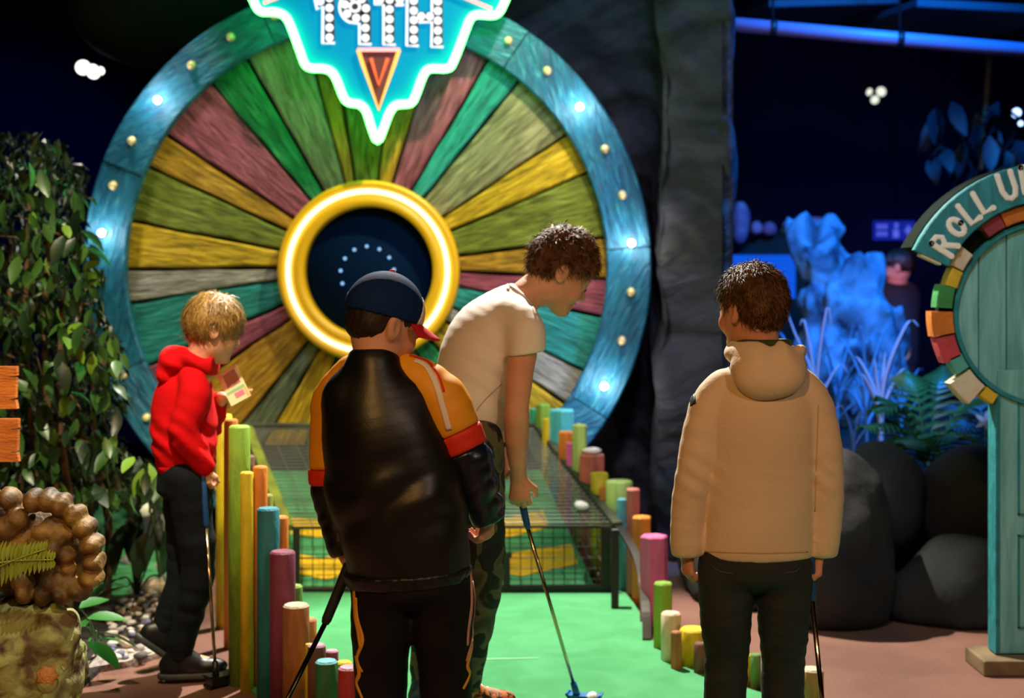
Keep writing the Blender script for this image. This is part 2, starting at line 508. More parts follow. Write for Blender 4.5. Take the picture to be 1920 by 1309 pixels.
def rock(name, c, r, m, label, cat, k=5.0, amp=0.03, h=0.025, extra=(), cutz=0.0, group=None, rotz=0.0):
    m3 = max(r) + 0.15
    F = Field((c[0] - m3, c[1] - m3, max(c[2] - m3, cutz - 0.05)), (c[0] + m3, c[1] + m3, c[2] + m3), h)
    cz, sz = math.cos(rotz), math.sin(rotz)
    ax = ((cz, sz, 0), (-sz, cz, 0), (0, 0, 1))
    F.ell(c, ax, r, 0)
    for e in extra: F.ell(e[0], ax, e[1], 0.05)
    F.displace(lambda x, y, z: amp * (vnoise(x * k, y * k, z * k) + 0.5 * vnoise(x * k * 2.3, y * k * 2.3, z * k * 2.3) + 0.22 * vnoise(x * k * 6, y * k * 6, z * k * 6)), 0.2)
    F.cut((0, 0, cutz), (0, 0, -1))
    o, v, q = field_obj(name, F, m)
    return tag(o, label, cat, group)

rock('boulder', (1.30, 5.80, 0.22), (0.28, 0.26, 0.47), M_boulder, 'dark grey boulder right behind the boy in the cream jacket', 'boulder', 3.2, 0.04)
rock('boulder', (0.98, 6.30, 0.05), (0.24, 0.40, 0.42), M_boulder, 'low dark boulder at the foot of the rock face behind the pink post', 'boulder', 3.5, 0.03)
rock('boulder', (1.60, 6.16, 0.44), (0.19, 0.22, 0.25), M_boulder, 'small rounded dark boulder with blue light on top, upper middle of the rock bank', 'boulder', 4, 0.03)
rock('boulder', (2.00, 6.18, 0.42), (0.24, 0.22, 0.26), M_boulder, 'dark boulder on the rock bank beside the turquoise arch post', 'boulder', 4, 0.03)
rock('boulder', (1.84, 5.78, 0.06), (0.34, 0.22, 0.27), M_boulder, 'broad low dark boulder on the floor under the rounded ones', 'boulder', 3.2, 0.035)
rock('boulder', (2.48, 6.05, 0.25), (0.27, 0.30, 0.44), M_boulder, 'dark boulder of the rock bank hidden behind the turquoise arch', 'boulder', 3.2, 0.035)

# ================================================================== the wheel
def wood(name, c, dark=0.42, g=None):
    col = rgb(*c); d = tuple(x * dark for x in col)
    pale = tuple(min(1, x * 1.15 + 0.05) for x in col)
    return mat(name, col, 0.7, col2=d, scale=2.6, stretch=(1.8, 14, 16), contrast=(0.36, 0.58), bump=1.0, bscale=3.4, dirt=pale, spec=0.3, detail=8, dist=1.4)
WD = dict(yellow=wood('yellow_plank', (208, 172, 26)), gold=wood('gold_plank', (186, 140, 30)), olive=wood('olive_plank', (120, 132, 40)),
          grey=wood('grey_plank', (172, 170, 160)), khaki=wood('khaki_plank', (148, 146, 104)), teal=wood('teal_plank', (38, 150, 142)),
          rose=wood('rose_plank', (158, 78, 98)), green=wood('green_plank', (40, 150, 88)), sage=wood('sage_plank', (110, 124, 88)))
M_rim = mat('rim_teal', rgb(18, 112, 146), 0.5, col2=rgb(8, 74, 106), scale=2.5, stretch=(18, 8, 3), rot=(0, 0.25, 0), contrast=(0.34, 0.6), bump=0.7, bscale=3.0, dirt=rgb(80, 160, 176), detail=8, dist=1.0)
M_rimside = mat('rim_side', rgb(14, 40, 34), 0.8)
M_ring = mat('ring_yellow', rgb(232, 180, 10), 0.4)
M_holeback = mat('hole_back', rgb(2, 26, 56), 0.8, spec=0.05)
M_bulb = mat('bulb_glass', rgb(240, 220, 160), 0.12, coat=1.0, spec=0.8, emit=0.10, ecol=rgb(255, 220, 140))
M_lit = emission('lit_bulb', (1.0, 0.96, 0.88), 14)
M_socket = mat('bulb_socket', rgb(190, 170, 120), 0.35, 0.6)

WX, WY, WZ = -0.737, 7.25, 1.45
wheel = thing('fairground_wheel', (WX, WY, 0), 'giant round wheel of coloured wooden planks with a teal rim and a yellow neon ring', 'wheel', rot=(0, 0, math.radians(-2.0)))
WEDGES = [(-2.8, 7, 'gold'), (7, 22.9, 'olive'), (22.9, 33.4, 'yellow'), (33.4, 50.5, 'khaki'), (50.5, 59.5, 'teal'), (59.5, 73, 'rose'), (73, 82.5, 'gold'),
          (82.5, 98.5, 'olive'), (98.5, 105, 'gold'), (105, 120, 'khaki'), (120, 130.4, 'green'), (130.4, 146.8, 'rose'), (146.8, 155.6, 'gold'),
          (155.6, 169.1, 'olive'), (169.1, 180.6, 'yellow'), (180.6, 188.6, 'grey'), (188.6, 204.2, 'teal'), (204.2, 214.1, 'rose'), (214.1, 231.4, 'gold'),
          (231.4, 239.7, 'sage'), (239.7, 251, 'yellow'), (251, 263, 'teal'), (263, 276, 'rose'), (276, 288, 'olive'), (288, 300, 'grey'), (300, 311, 'green'),
          (311, 325.5, 'yellow'), (325.5, 334.5, 'grey'), (334.5, 348, 'teal'), (348, 357.2, 'rose')]
for a0, a1, c in WEDGES:
    mid = math.radians((a0 + a1) / 2); hw = math.radians((a1 - a0) / 2)
    r0, r1, nseg = 0.372, 1.30, 6
    vs = []; g = 0.006
    for lvl in range(3):
        y = (-0.030, -0.022, 0.03)[lvl]; ins = (0.010, 0.001, 0.001)[lvl]
        for i in range(nseg + 1):
            r = r0 + (r1 - r0) * i / nseg
            wob = [random.uniform(-0.004, 0.004) if 0 < i < nseg else 0 for _ in (0, 1)] if lvl == 0 else wob_s[i]
            if lvl == 0:
                if i == 0: wob_s = {}
                wob_s[i] = wob
            h = max(0.004, r * math.tan(hw) - g - ins)
            vs.append((r, y, -h + wob[0])); vs.append((r, y, h + wob[1]))
    n2 = 2 * (nseg + 1); fs = []
    for i in range(nseg):
        fs.append((2 * i, 2 * i + 2, 2 * i + 3, 2 * i + 1))
        for l in (0, 1):
            o = l * n2
            fs.append((o + 2 * i, o + n2 + 2 * i, o + n2 + 2 * i + 2, o + 2 * i + 2))
            fs.append((o + 2 * i + 1, o + 2 * i + 3, o + n2 + 2 * i + 3, o + n2 + 2 * i + 1))
    for l in (0, 1):
        o = l * n2
        fs.append((o, o + 1, o + n2 + 1, o + n2)); e = 2 * nseg
        fs.append((o + e, o + n2 + e, o + n2 + e + 1, o + e + 1))
    obj('plank', fix(me('plank', vs, fs)), WD[c], wheel, (0, random.uniform(-0.006, 0.006), WZ), (0, -mid, 0))
# backing disc behind the planks
M_backdisc = mat('wheel_backing', rgb(26, 24, 14), 0.9)
obj('backing', lathe_mesh('backing', [(0, 0.035), (1.34, 0.035), (1.34, 0.09), (0, 0.09)], 64, 'y'), M_backdisc, wheel, (0, 0, WZ))
# rim boards
def arc_board(name, a0, a1, r0, r1, y0, y1, n=14, jag=0.0, ch=0.008):
    rows = []
    for i in range(n + 1):
        a = a0 + (a1 - a0) * i / n
        ja = 0
        ring = [(r0 + ch, y0), (r1 - ch, y0), (r1, y0 + ch), (r1, y1), (r0, y1), (r0, y0 + ch)]
        rows.append([(r * math.cos(a), y, r * math.sin(a)) for r, y in ring])
    vs = [p for r in rows for p in r]; fs = []; m = 6
    for i in range(n):
        for k in range(m):
            fs.append((i * m + k, i * m + (k + 1) % m, (i + 1) * m + (k + 1) % m, (i + 1) * m + k))
    fs.append(tuple(range(m))); fs.append(tuple(range(n * m + m - 1, n * m - 1, -1)))
    return fix(me(name, vs, fs))
SEAMS = [4, 55, 112, 158, 203, 245, 290, 328, 364]
for a0, a1 in zip(SEAMS[:-1], SEAMS[1:]):
    mid = math.radians((a0 + a1) / 2); hw = math.radians((a1 - a0) / 2) - 0.0025
    dy = random.uniform(-0.004, 0.004)
    obj('rim_board', arc_board('rim_board', -hw, hw, 1.215, 1.437, -0.10 + dy, -0.055), M_rim, wheel, (0, 0, WZ), (0, -mid, 0))
obj('rim_side', lathe_mesh('rim_side', [(1.235, -0.055), (1.43, -0.055), (1.43, 0.32), (1.235, 0.32), (1.235, -0.055)], 72, 'y', False), M_rimside, wheel, (0, 0, WZ))
# bulbs round the rim
bulb_prof = [(0.0, -0.034), (0.010, -0.032), (0.017, -0.024), (0.019, -0.014), (0.014, -0.004), (0.011, 0.004)]
bm_ = lathe_mesh('bulb', bulb_prof, 12, 'y'); bm_.materials.append(M_bulb)
bl_ = lathe_mesh('bulb_lit', bulb_prof, 12, 'y'); bl_.materials.append(M_lit)
sock = lathe_mesh('socket', [(0.014, -0.008), (0.022, -0.006), (0.024, 0.004), (0.012, 0.004)], 12, 'y'); sock.materials.append(M_socket)
for k in range(-11, 23):
    a = math.radians(5.0 + 10.48 * k)
    c = V((1.342 * math.cos(a), -0.104, WZ + 1.342 * math.sin(a)))
    lit = k in (-3, 0, 3, 13, 16, -9, -6)
    b = obj('bulb', bl_ if lit else bm_, None, wheel, c)
    so = obj('socket', sock, None, b)
    if lit:
        l = bpy.data.lights.new('bulb_light', 'POINT'); l.energy = 2.6; l.color = (1.0, 0.93, 0.86); l.shadow_soft_size = 0.03
        lo = bpy.data.objects.new('bulb_light', l); COL.objects.link(lo); lo.parent = wheel; lo.location = c + V((0, -0.10, 0))
# yellow ring with its neon
obj('ring', lathe_mesh('ring', [(0.325, 0.0), (0.325, -0.125), (0.332, -0.135), (0.372, -0.140), (0.378, -0.128), (0.422, -0.128), (0.428, -0.140), (0.448, -0.136), (0.456, -0.125), (0.456, 0.0), (0.325, 0.0)], 96, 'y'), M_ring, wheel, (0, 0, 1.427)).location.x = 0.02
nr = [V((0.02 + 0.40 * math.cos(t), -0.142, 1.427 + 0.40 * math.sin(t))) for t in [2 * PI * i / 96 for i in range(96)]]
tag(obj('neon_ring', tube_mesh('neon_ring', nr, 0.0125, 8, True), emission('neon_warm', (1.0, 0.88, 0.46), 2.4), wheel), 'glowing white neon ring')
obj('hole_panel', lathe_mesh('hole_panel', [(0, -0.034), (0.33, -0.034), (0.33, -0.01), (0, -0.01)], 64, 'y'), M_holeback, wheel, (0.02, 0, 1.427))
star = lathe_mesh('star_light', [(0, -0.012), (0.006, -0.010), (0.0085, -0.004), (0.0085, 0.0)], 8, 'y'); star.materials.append(emission('star_blue', (0.30, 0.62, 1.0), 1.3))
for k in range(13):
    a = PI / 2 + 2 * PI * k / 13 + 0.02
    obj('star_light', star, None, wheel, (0.005 + 0.137 * math.cos(a), -0.036, 1.417 + 0.137 * math.sin(a)))

# ================================================================== the neon sign
SGY = 7.0; sgs = FPX / SGY
SG0 = P(712, 214, SGY)
sign = thing('neon_sign', (SG0.x, SGY, SG0.z - 0.15), 'neon sign with stepped white-green outline reading 19TH above the wheel', 'sign')
def sp(px, py, y=0.0):
    return V(((px - 712) / sgs, y, (214 - py) / sgs + 0.15))
half = [(190, 10), (215, 62), (250, 84), (330, 86), (385, 112), (420, 172), (480, 335), (505, 400), (540, 425), (620, 430), (668, 450), (700, 500), (740, 600), (772, 635), (838, 648), (880, 692), (912, 790)]
halfr = [(985, 790), (1020, 700), (1062, 652), (1150, 640), (1182, 585), (1220, 485), (1262, 432), (1372, 428), (1410, 385), (1480, 205), (1510, 132), (1550, 102), (1650, 105), (1692, 80), (1732, 0)]
px_ = lambda q: (q[0] / 3.272 + 420, q[1] / 3.272)
outl = [px_(q) for q in half + [(948, 868)] + halfr]
# the part above the picture: the outline steps back inwards
outl = outl + [(965, -30), (975, -70), (930, -95), (905, -130), (850, -150), (820, -185), (620, -185), (590, -150), (530, -130), (500, -95), (455, -70), (462, -30)]
outc = curve([sp(x, y, -0.05) for x, y in outl], 4, True)
M_signpanel = mat('sign_panel', rgb(0, 96, 100), 0.8, spec=0.08, emit=0.75, ecol=(0.0, 0.30, 0.68))
obj('sign_panel', extrude_poly('sign_panel', [(p.x, p.z) for p in outc], -0.03, 0.05), M_signpanel, sign)
M_neong = emission('neon_green', (0.07, 1.0, 0.09), 20.0)
tag(obj('neon_outline', tube_mesh('neon_outline', outc, 0.0205, 8, True), M_neong, sign), 'bright white neon tube glowing green')
M_letwhite = emission('letter_white', (0.95, 1.0, 1.0), 1.6)
M_letdark = mat('letter_dark', rgb(40, 42, 62), 0.5)
dot = lathe_mesh('letter_bulb', [(0, -0.012), (0.010, -0.010), (0.0185, -0.003), (0.0185, 0.0)], 14, 'y'); dot.materials.append(emission('letter_bulb', (1, 1, 0.98), 1.8))
def rectp(x0, y0, x1, y1):
    a, b = sp(x0, y0), sp(x1, y1); return [(a.x, a.z), (b.x, a.z), (b.x, b.z), (a.x, b.z)]
def letter(lab, plates, dots, strokes):
    root = None
    for pl in plates:
        o = obj('letter_face', extrude_poly('letter_face', pl, -0.045, -0.03), M_letdark, sign)
        if root is None: root = tag(o, lab)
    for x, y in dots: obj('letter_bulb', dot, None, root, sp(x, y, -0.046))
    for st in strokes: obj('letter_tube', tube_mesh('letter_tube', [sp(x, y, -0.05) for x, y in st], 0.0062, 6), M_letwhite, root)
letter('numeral 1', [rectp(611, -16, 629, 82), [(sp(597, 4).x, sp(597, 4).z), (sp(611, -14).x, sp(611, -14).z), (sp(611, 10).x, sp(611, 10).z), (sp(600, 16).x, sp(600, 16).z)]],
       [(620, -9 + 0), (620, 9.5), (620, 28), (620, 46), (620, 64.5), (603, 5)] if False else [(620, 0), (620, 18.3), (620, 36.6), (620, 55), (620, 73.5), (603, 6)],
       [[(608, -18), (592, -2), (597, 21), (608, 16), (607.5, 84.5), (630, 83.5)]])
arc9 = [(668 + 29 * math.cos(t), 17 - 30 * math.sin(t)) for t in [math.radians(d) for d in range(80, 262, 14)]]
ring9 = [(668 + 27 * math.cos(t), 17 + 27 * math.sin(t)) for t in [2 * PI * i / 20 for i in range(20)]]
letter('numeral 9', [[(sp(x, y).x, sp(x, y).z) for x, y in ring9], rectp(679, 17, 697, 84)],
       [(649, 12), (653, 29), (670, 37), (687, 37.5), (688, 19), (680, 2), (662, -3), (687, 55.5), (687, 74)],
       [arc9 + [(676, 48), (676, 86), (698, 86)], [(667.5 + 9 * math.cos(t), 16 + 9 * math.sin(t)) for t in [2 * PI * i / 14 for i in range(15)]]])
letter('letter T', [rectp(723, -14, 741, 85), rectp(705, -8, 759, 11)], [(732, 3), (732, 21), (732, 39.5), (732, 57.6), (732, 75.6), (714, 3), (751, 3)],
       [[(704, -14), (705, 12), (721, 12.6), (721, 87), (743, 87)], [(743, 13), (759, 12.6)]])
letter('letter H', [rectp(768, -16, 785, 88), rectp(813, -16, 831, 89), rectp(784, 26, 814, 43)],
       [(777, 5), (777, 23.5), (777, 41), (777, 59), (777, 77), (822, 6), (822, 24), (822, 42), (822, 60.5), (822, 79), (791, 34), (807, 34), (777, -12), (822, -12)],
       [[(765, -18), (764, 89), (786, 89)], [(786, 45), (811, 45), (810, 91), (832, 91)], [(811, -18), (811, 26)]])
M_npink = emission('neon_pink', (1.0, 0.35, 0.32), 2.4); M_nor = emission('neon_orange', (1.0, 0.42, 0.08), 2.4); M_nred = emission('neon_red', (1.0, 0.16, 0.05), 1.8)
tri = [(674, 97), (750, 97), (712, 209)]
obj('triangle_plate', extrude_poly('triangle_plate', [(sp(x, y).x, sp(x, y).z) for x, y in tri], -0.042, -0.03), mat('triangle_plate', rgb(90, 40, 40), 0.6), sign)
obj('neon_triangle', tube_mesh('neon_triangle', [sp(674, 97, -0.06), sp(682, 122, -0.06), sp(712, 208, -0.06), sp(742, 122, -0.06), sp(750, 97, -0.06)], 0.009, 8), M_nor, sign)
obj('neon_bar', tube_mesh('neon_bar', [sp(673, 97, -0.06), sp(751, 97, -0.06)], 0.009, 8), M_npink, sign)
obj('neon_arrow', tube_mesh('neon_arrow', [sp(698, 113, -0.06), sp(712, 162, -0.06), sp(729, 113, -0.06)], 0.0085, 8), M_nred, sign)
for a, b in (((820, -22), (922, 21)), ((545, -8), (498, 10))):
    obj('neon_ray', tube_mesh('neon_ray', [sp(*a, -0.06), sp(*b, -0.06)], 0.009, 8), M_npink, sign)
M_steel = mat('dark_steel', rgb(32, 32, 34), 0.45, 0.6)
for x in (560, 860):
    a = sp(x, -150); obj('hanger_rod', tube_mesh('hanger_rod', [V((a.x, 0.06, a.z)), V((a.x, 0.06, RZ - sign.location.z))], 0.012, 8), M_steel, sign)

# ================================================================== the ramp and its cage
M_chev = mat('yellow_turf', rgb(238, 190, 40), 0.95, bump=0.2, bscale=300)
M_wire = mat('mesh_wire', rgb(112, 112, 104), 0.3, 0.7)
M_frame = mat('black_frame', rgb(34, 30, 26), 0.5, 0.3, bump=0.1, bscale=60)
M_railwood = mat('rail_olive', rgb(70, 76, 48), 0.6, col2=rgb(40, 42, 30), scale=8)
RT0, RT1 = 6.32, 7.13
rz = lambda Y: 0.014 + 0.66 * (Y - RT0)
def ramp_x(Y, t):          # t 0 left .. 1 right edge of turf
    f = (Y - RT0) / (RT1 - RT0)
    l = -0.955 + f * (-1.29 + 0.955); r = 0.37 + f * (0.085 - 0.37)
    return l + (r - l) * t
ramp = thing('ramp', (-0.3, 6.3, 0), 'sloping green turf ramp with yellow chevrons rising to the wheel', 'ramp')
o0 = ramp.location
vs = [(ramp_x(RT0, 0), RT0, rz(RT0)), (ramp_x(RT0, 1), RT0, rz(RT0)), (ramp_x(RT1, 1), RT1, rz(RT1)), (ramp_x(RT1, 0), RT1, rz(RT1))]
vs = [V(v) - o0 for v in vs]; vs += [V((v.x, v.y, 0.0)) for v in vs]
obj('ramp_turf', fix(me('ramp_turf', vs, [(0, 1, 2, 3), (7, 6, 5, 4), (0, 4, 5, 1), (1, 5, 6, 2), (2, 6, 7, 3), (3, 7, 4, 0)])), M_turf, ramp)
def on_ramp(px, py):
    dx, dz = (px - 960) / FPX, -(py - HOR) / FPX
    Y = (0.014 - 0.66 * RT0 - CAMH) / (dz - 0.66)
    return V((dx * Y, Y, CAMH + dz * Y))
def band(top, bot):
    n = len(top); a = [on_ramp(*p) for p in top]; b = [on_ramp(*p) for p in bot]
    nn = V((0, -0.66, 1)).normalized()
    vs = [p + nn * 0.004 - o0 for p in a + b] + [p - nn * 0.004 - o0 for p in a + b]
    fs = []
    for i in range(n - 1):
        fs += [(i, i + n, i + n + 1, i + 1), (i + 2 * n, i + 1 + 2 * n, i + 1 + 3 * n, i + 3 * n), (i, i + 1, i + 1 + 2 * n, i + 2 * n), (i + n, i + 3 * n, i + 3 * n + 1, i + n + 1)]
    fs += [(0, 2 * n, 3 * n, n), (n - 1, 2 * n - 1, 4 * n - 1, 3 * n - 1)]
    obj('chevron', fix(me('chevron', vs, fs)), M_chev, ramp)
band([(556, 1040), (604, 1047), (745, 1012), (930, 1042), (1071, 1021)], [(552, 1075), (612, 1088), (745, 1050), (978, 1081), (1084, 1058)])
band([(545, 972), (604, 975), (745, 948), (940, 975), (1018, 957)], [(545, 1002), (610, 1010), (745, 978), (948, 1010), (1030, 990)])

Yt = 6.98  # dark strip over the upper turf, painting in the shade under the cage
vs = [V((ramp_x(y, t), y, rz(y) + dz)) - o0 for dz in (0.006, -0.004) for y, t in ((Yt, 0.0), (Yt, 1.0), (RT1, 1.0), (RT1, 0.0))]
obj('ramp_shade', fix(me('ramp_shade', vs, [(0, 1, 2, 3), (7, 6, 5, 4), (0, 4, 5, 1), (1, 5, 6, 2), (2, 6, 7, 3), (3, 7, 4, 0)])), mat('shade_strip', rgb(14, 20, 16), 0.8), ramp)
cage = thing('wire_cage', (-0.3, 6.3, 0), 'wire mesh cage with dark rails covering the sloping ramp', 'cage')
A0 = P(548, 990, 6.27); A1 = P(1150, 986, 6.27); B0 = P(470, 800, 7.11); B1 = P(1000, 800, 7.11)
def wire_unit():
    m = tube_mesh('wire', [(0, 0, 0), (0, 0, 1)], 1.0, 5); m.materials.append(M_wire); return m
WIRE = wire_unit()
WIRED = WIRE.copy(); WIRED.materials[0] = mat('dark_wire', rgb(30, 30, 26), 0.4, 0.4)
def wire(a, b, r, parent, name='wire'):
    d = V(b) - V(a)
    o = bpy.data.objects.new(name, WIRE if parent.name.startswith('wire_cage') else WIRED); COL.objects.link(o); o.parent = parent
    o.location = V(a) - parent.location
    o.rotation_mode = 'QUATERNION'; o.rotation_quaternion = d.to_track_quat('Z', 'Y'); o.scale = (r, r, d.length)
    return o
def beam(name, a, b, wx, wz, m, parent):
    a, b = V(a), V(b); d = (b - a).normalized(); s = d.cross(V((0, 0, 1))).normalized(); u = s.cross(d)
    vs = [p + s * sx * wx / 2 + u * sz * wz / 2 - parent.location for p in (a, b) for sx, sz in ((-1, -1), (1, -1), (1, 1), (-1, 1))]
    mm = fix(me(name, vs, [(0, 1, 2, 3), (4, 5, 6, 7), (0, 1, 5, 4), (1, 2, 6, 5), (2, 3, 7, 6), (3, 0, 4, 7)]))
    bm = bmesh.new(); bm.from_mesh(mm); bmesh.ops.bevel(bm, geom=bm.edges[:], offset=min(wx, wz) * 0.12, segments=1, affect='EDGES'); bm.to_mesh(mm); bm.free()
    return obj(name, mm, m, parent)
nh = 30
for i in range(1, nh):
    f = i / nh; wire(A0.lerp(B0, f), A1.lerp(B1, f), 0.0036, cage)
nv = 15
for i in range(1, nv):
    f = i / nv; wire(A0.lerp(A1, f) - V((0, 0, 0.004)), B0.lerp(B1, f) - V((0, 0, 0.004)), 0.0026, cage)
beam('rail', A1 + V((0.02, 0, 0)), B1 + V((0.02, 0, 0)), 0.05, 0.035, M_railwood, cage)
beam('rail', A0 - V((0.02, 0, 0)), B0 - V((0.02, 0, 0)), 0.05, 0.035, mat('rail_lime', rgb(140, 152, 40), 0.6, col2=rgb(84, 88, 36), scale=6), cage)
beam('rail', B0 - V((0.03, 0, 0)), B1 + V((0.03, 0, 0)), 0.04, 0.035, M_railwood, cage)
# right side mesh: from the rail down to the turf edge
for i in range(0, 12):
    f = i / 12; a = A1.lerp(B1, f); Yb = RT0 + (RT1 - RT0) * f
    wire(a, (ramp_x(Yb, 1), Yb, rz(Yb)), 0.0024, cage)
for j in range(1, 5):
    f = j / 5
    wire(A1.lerp(V((ramp_x(RT0, 1), RT0, rz(RT0))), f), B1.lerp(V((ramp_x(RT1, 1), RT1, rz(RT1))), f), 0.0024, cage)
# curved metal strap that runs down from the right rail to the lane
st = curve([A1 + V((0.02, 0.02, 0)), P(1172, 1005, 6.1), P(1192, 1040, 5.92), P(1204, 1085, 5.75), P(1211, 1150, 5.6), ground(1213, 1200, 0.014)], 6)
vs = []; fs = []
for i, p in enumerate(st):
    t = (st[min(i + 1, len(st) - 1)] - st[max(i - 1, 0)]).normalized(); s = V((1, 0, 0)); u = t.cross(s).normalized()
    for a, b in ((-1, -1), (1, -1), (1, 1), (-1, 1)): vs.append(p + s * a * 0.017 + u * b * 0.006 - cage.location)
for i in range(len(st) - 1):
    for k in range(4): fs.append((4 * i + k, 4 * i + (k + 1) % 4, 4 * i + 4 + (k + 1) % 4, 4 * i + 4 + k))
fs += [(0, 1, 2, 3), (len(vs) - 1, len(vs) - 2, len(vs) - 3, len(vs) - 4)]
obj('strap', fix(me('strap', vs, fs)), mat('strap_metal', rgb(70, 66, 60), 0.3, 0.7), cage)
beam('upright', ground(1153, 1140, 0.012), P(1153, 992, ground(1153, 1140).y), 0.032, 0.05, M_frame, cage)

gate = thing('wire_gate', (-0.26, 6.25, 0), 'black framed wire mesh gate with a low ball opening at the foot of the ramp', 'gate')
GY = 6.25
def gp(px, py): return P(px, py, GY)
for a, b, t in (((546, 990), (1146, 987), 0.012), ((1136, 987), (1136, 1112), 0.042), ((556, 990), (556, 1112), 0.03), ((548, 1107), (668, 1107), 0.03), ((936, 1104), (1146, 1103), 0.03),
                ((949, 1036), (949, 1108), 0.028), ((660, 1036), (660, 1110), 0.028), ((648, 1040), (960, 1040), 0.02)):
    A, B = gp(*a), gp(*b)
    beam('frame_bar', A, B, t, t if abs(A.z - B.z) < 0.05 else t, M_frame, gate) if abs(A.x - B.x) > 0.05 else obj('frame_bar', box_mesh('frame_bar', V((A.x - t / 2, GY - 0.012, B.z)) - gate.location, V((A.x + t / 2, GY + 0.012, A.z)) - gate.location, 0.002), M_frame, gate)
x = 566
while x < 1134:
    lowpy = 1104 if (x < 655 or x > 955) else 1038
    wire(gp(x, 990), gp(x, lowpy), 0.0024, gate); x += 20.5
for py in (1008, 1026):
    wire(gp(556, py), gp(1136, py - 1), 0.0022, gate)
for py in (1046, 1066, 1086):
    wire(gp(556, py), gp(656, py), 0.0022, gate); wire(gp(952, py), gp(1136, py), 0.0022, gate)

# ================================================================== the posts beside the lane
POSTC = dict(lime=(132, 172, 52), yellow=(226, 196, 28), orange=(222, 128, 36), blue=(44, 138, 158), plum=(134, 58, 92), olive=(132, 142, 48), brown=(112, 70, 58), cream=(216, 196, 168),
             wood=(198, 130, 70), teal=(52, 168, 128), turquoise=(84, 200, 200), pink=(212, 96, 150), salmon=(196, 104, 82), pale=(180, 204, 104), sky=(112, 194, 206), rose=(178, 100, 90),
             red=(170, 44, 48), green=(96, 140, 62), lilac=(204, 150, 176), bluegreen=(40, 110, 60), oak=(168, 110, 60))
def post_mat(c):
    col = rgb(*POSTC[c]); d = tuple(q * 0.62 for q in col)
    return mat('post_' + c, col, 0.65, col2=d, scale=4, stretch=(5, 5, 1.2), contrast=(0.3, 0.55), bump=0.3, bscale=14, detail=6)
PLACED = []
def post(px, top, wpx, color, Y, label, sides=20, base=0.0, rot=0.0, group=None, capc=None):
    for dy_ in (0, 0.012, -0.012, 0.025, -0.025, 0.04, -0.04, 0.055, -0.055, 0.07, -0.07, 0.09, -0.09, 0.11):
        r = wpx / FPX * (Y + dy_) / 2; c = P(px, top, Y + dy_)
        if all(math.hypot(c.x - q[0], c.y - q[1]) > (r + q[2]) * 1.03 for q in PLACED): break
    Y = Y + dy_; PLACED.append((c.x, c.y, r))
    if sides <= 8: r = r / math.cos(PI / sides) * 0.97
    h = c.z + r * 0.35 * 0 
    ch = min(0.006, r * 0.2)
    prof = [(0, 0), (r * 1.02, 0), (r, h - ch), (r - ch, h), (0, h)]
    m = lathe_mesh('lane_post', prof, sides, 'z', False)
    for i, p in enumerate(m.polygons):
        if sides > 8 and abs(p.normal.z) < 0.5: p.use_smooth = True
    o = obj('lane_post', m, post_mat(color), None, (c.x, Y, 0), (0, 0, rot))
    if capc:
        m.materials.append(post_mat(capc))
        for p in m.polygons:
            if p.normal.z > 0.6: p.material_index = 1
    return tag(o, label, 'post', group)
# left row: depth falls as the row comes forward to the right
def lY(px):
    return 4.9 if px < 430 else 3.255 / (0.863 + (px - 960) / FPX)
GL, GR = 'painted posts along the left of the lane', 'painted posts along the right of the lane'
for px, top, wd, c, dY, lab in [
    (420, 777, 30, 'yellow', 0.75, 'short-looking yellow post top just under the scorecard in the red hoodie boy hand'),
    (433, 786, 26, 'orange', 0.45, 'bright orange post rising just behind the tall lime post'),
    (449, 798, 40, 'lime', 0.0, 'tallest lime green round post beside the boy in the red hoodie'),
    (465, 854, 26, 'brown', 0.18, 'brown post top showing between the tall lime post and the orange post'),
    (463, 885, 25, 'yellow', -0.05, 'tall slim yellow post right next to the tall lime one'),
    (488, 874, 27, 'orange', 0.05, 'tall slim orange post between the yellow and the blue posts'),
    (498, 927, 28, 'olive', 0.14, 'olive green post top peeking over the tall blue post'),
    (503, 952, 42, 'blue', -0.04, 'tall teal blue post in the left row'),
    (527, 968, 28, 'orange', 0.06, 'orange post between the teal blue and the plum posts'),
    (512, 980, 14, 'brown', 0.12, 'thin dark brown post squeezed between the blue and the orange posts'),
    (530, 1033, 48, 'plum', -0.04, 'thick plum purple post in the left row'),
    (551, 1097, 33, 'green', 0.05, 'green post top behind the plain wooden one'),
    (555, 1133, 50, 'oak', -0.06, 'thick bare wood post with visible grain, left row'),
    (578, 1160, 32, 'wood', 0.0, 'orange-brown wooden post crossed by the black putter shaft'),
    (579, 1207, 14, 'yellow', -0.06, 'thin yellow post behind the black putter shaft'),
    (594, 1208, 34, 'brown', -0.02, 'short dark brown post with a pinkish cut top, left row'),
    (622, 1219, 25, 'plum', 0.03, 'small plum post with a pink cut top near the cap boy leg'),
    (600, 1231, 22, 'lime', 0.02, 'small pale lime post behind the dark green post'),
    (612, 1238, 42, 'bluegreen', -0.10, 'short dark green post with a pale blue cut top'),
    (645, 1240, 30, 'yellow', -0.02, 'short post with a bright yellow cut top beside the red post'),
    (654, 1250, 40, 'red', -0.14, 'short red post with a pink cut top, front end of the left row')]:
    cap = {'red': 'lilac', 'bluegreen': 'sky', 'brown': 'lilac' if top > 1100 else None, 'plum': 'lilac' if top > 1200 else None, 'green': 'lime', 'oak': 'cream'}.get(c)
    post(px, top, wd, c, lY(px) + dY, lab, 20, group=GL, capc=cap)
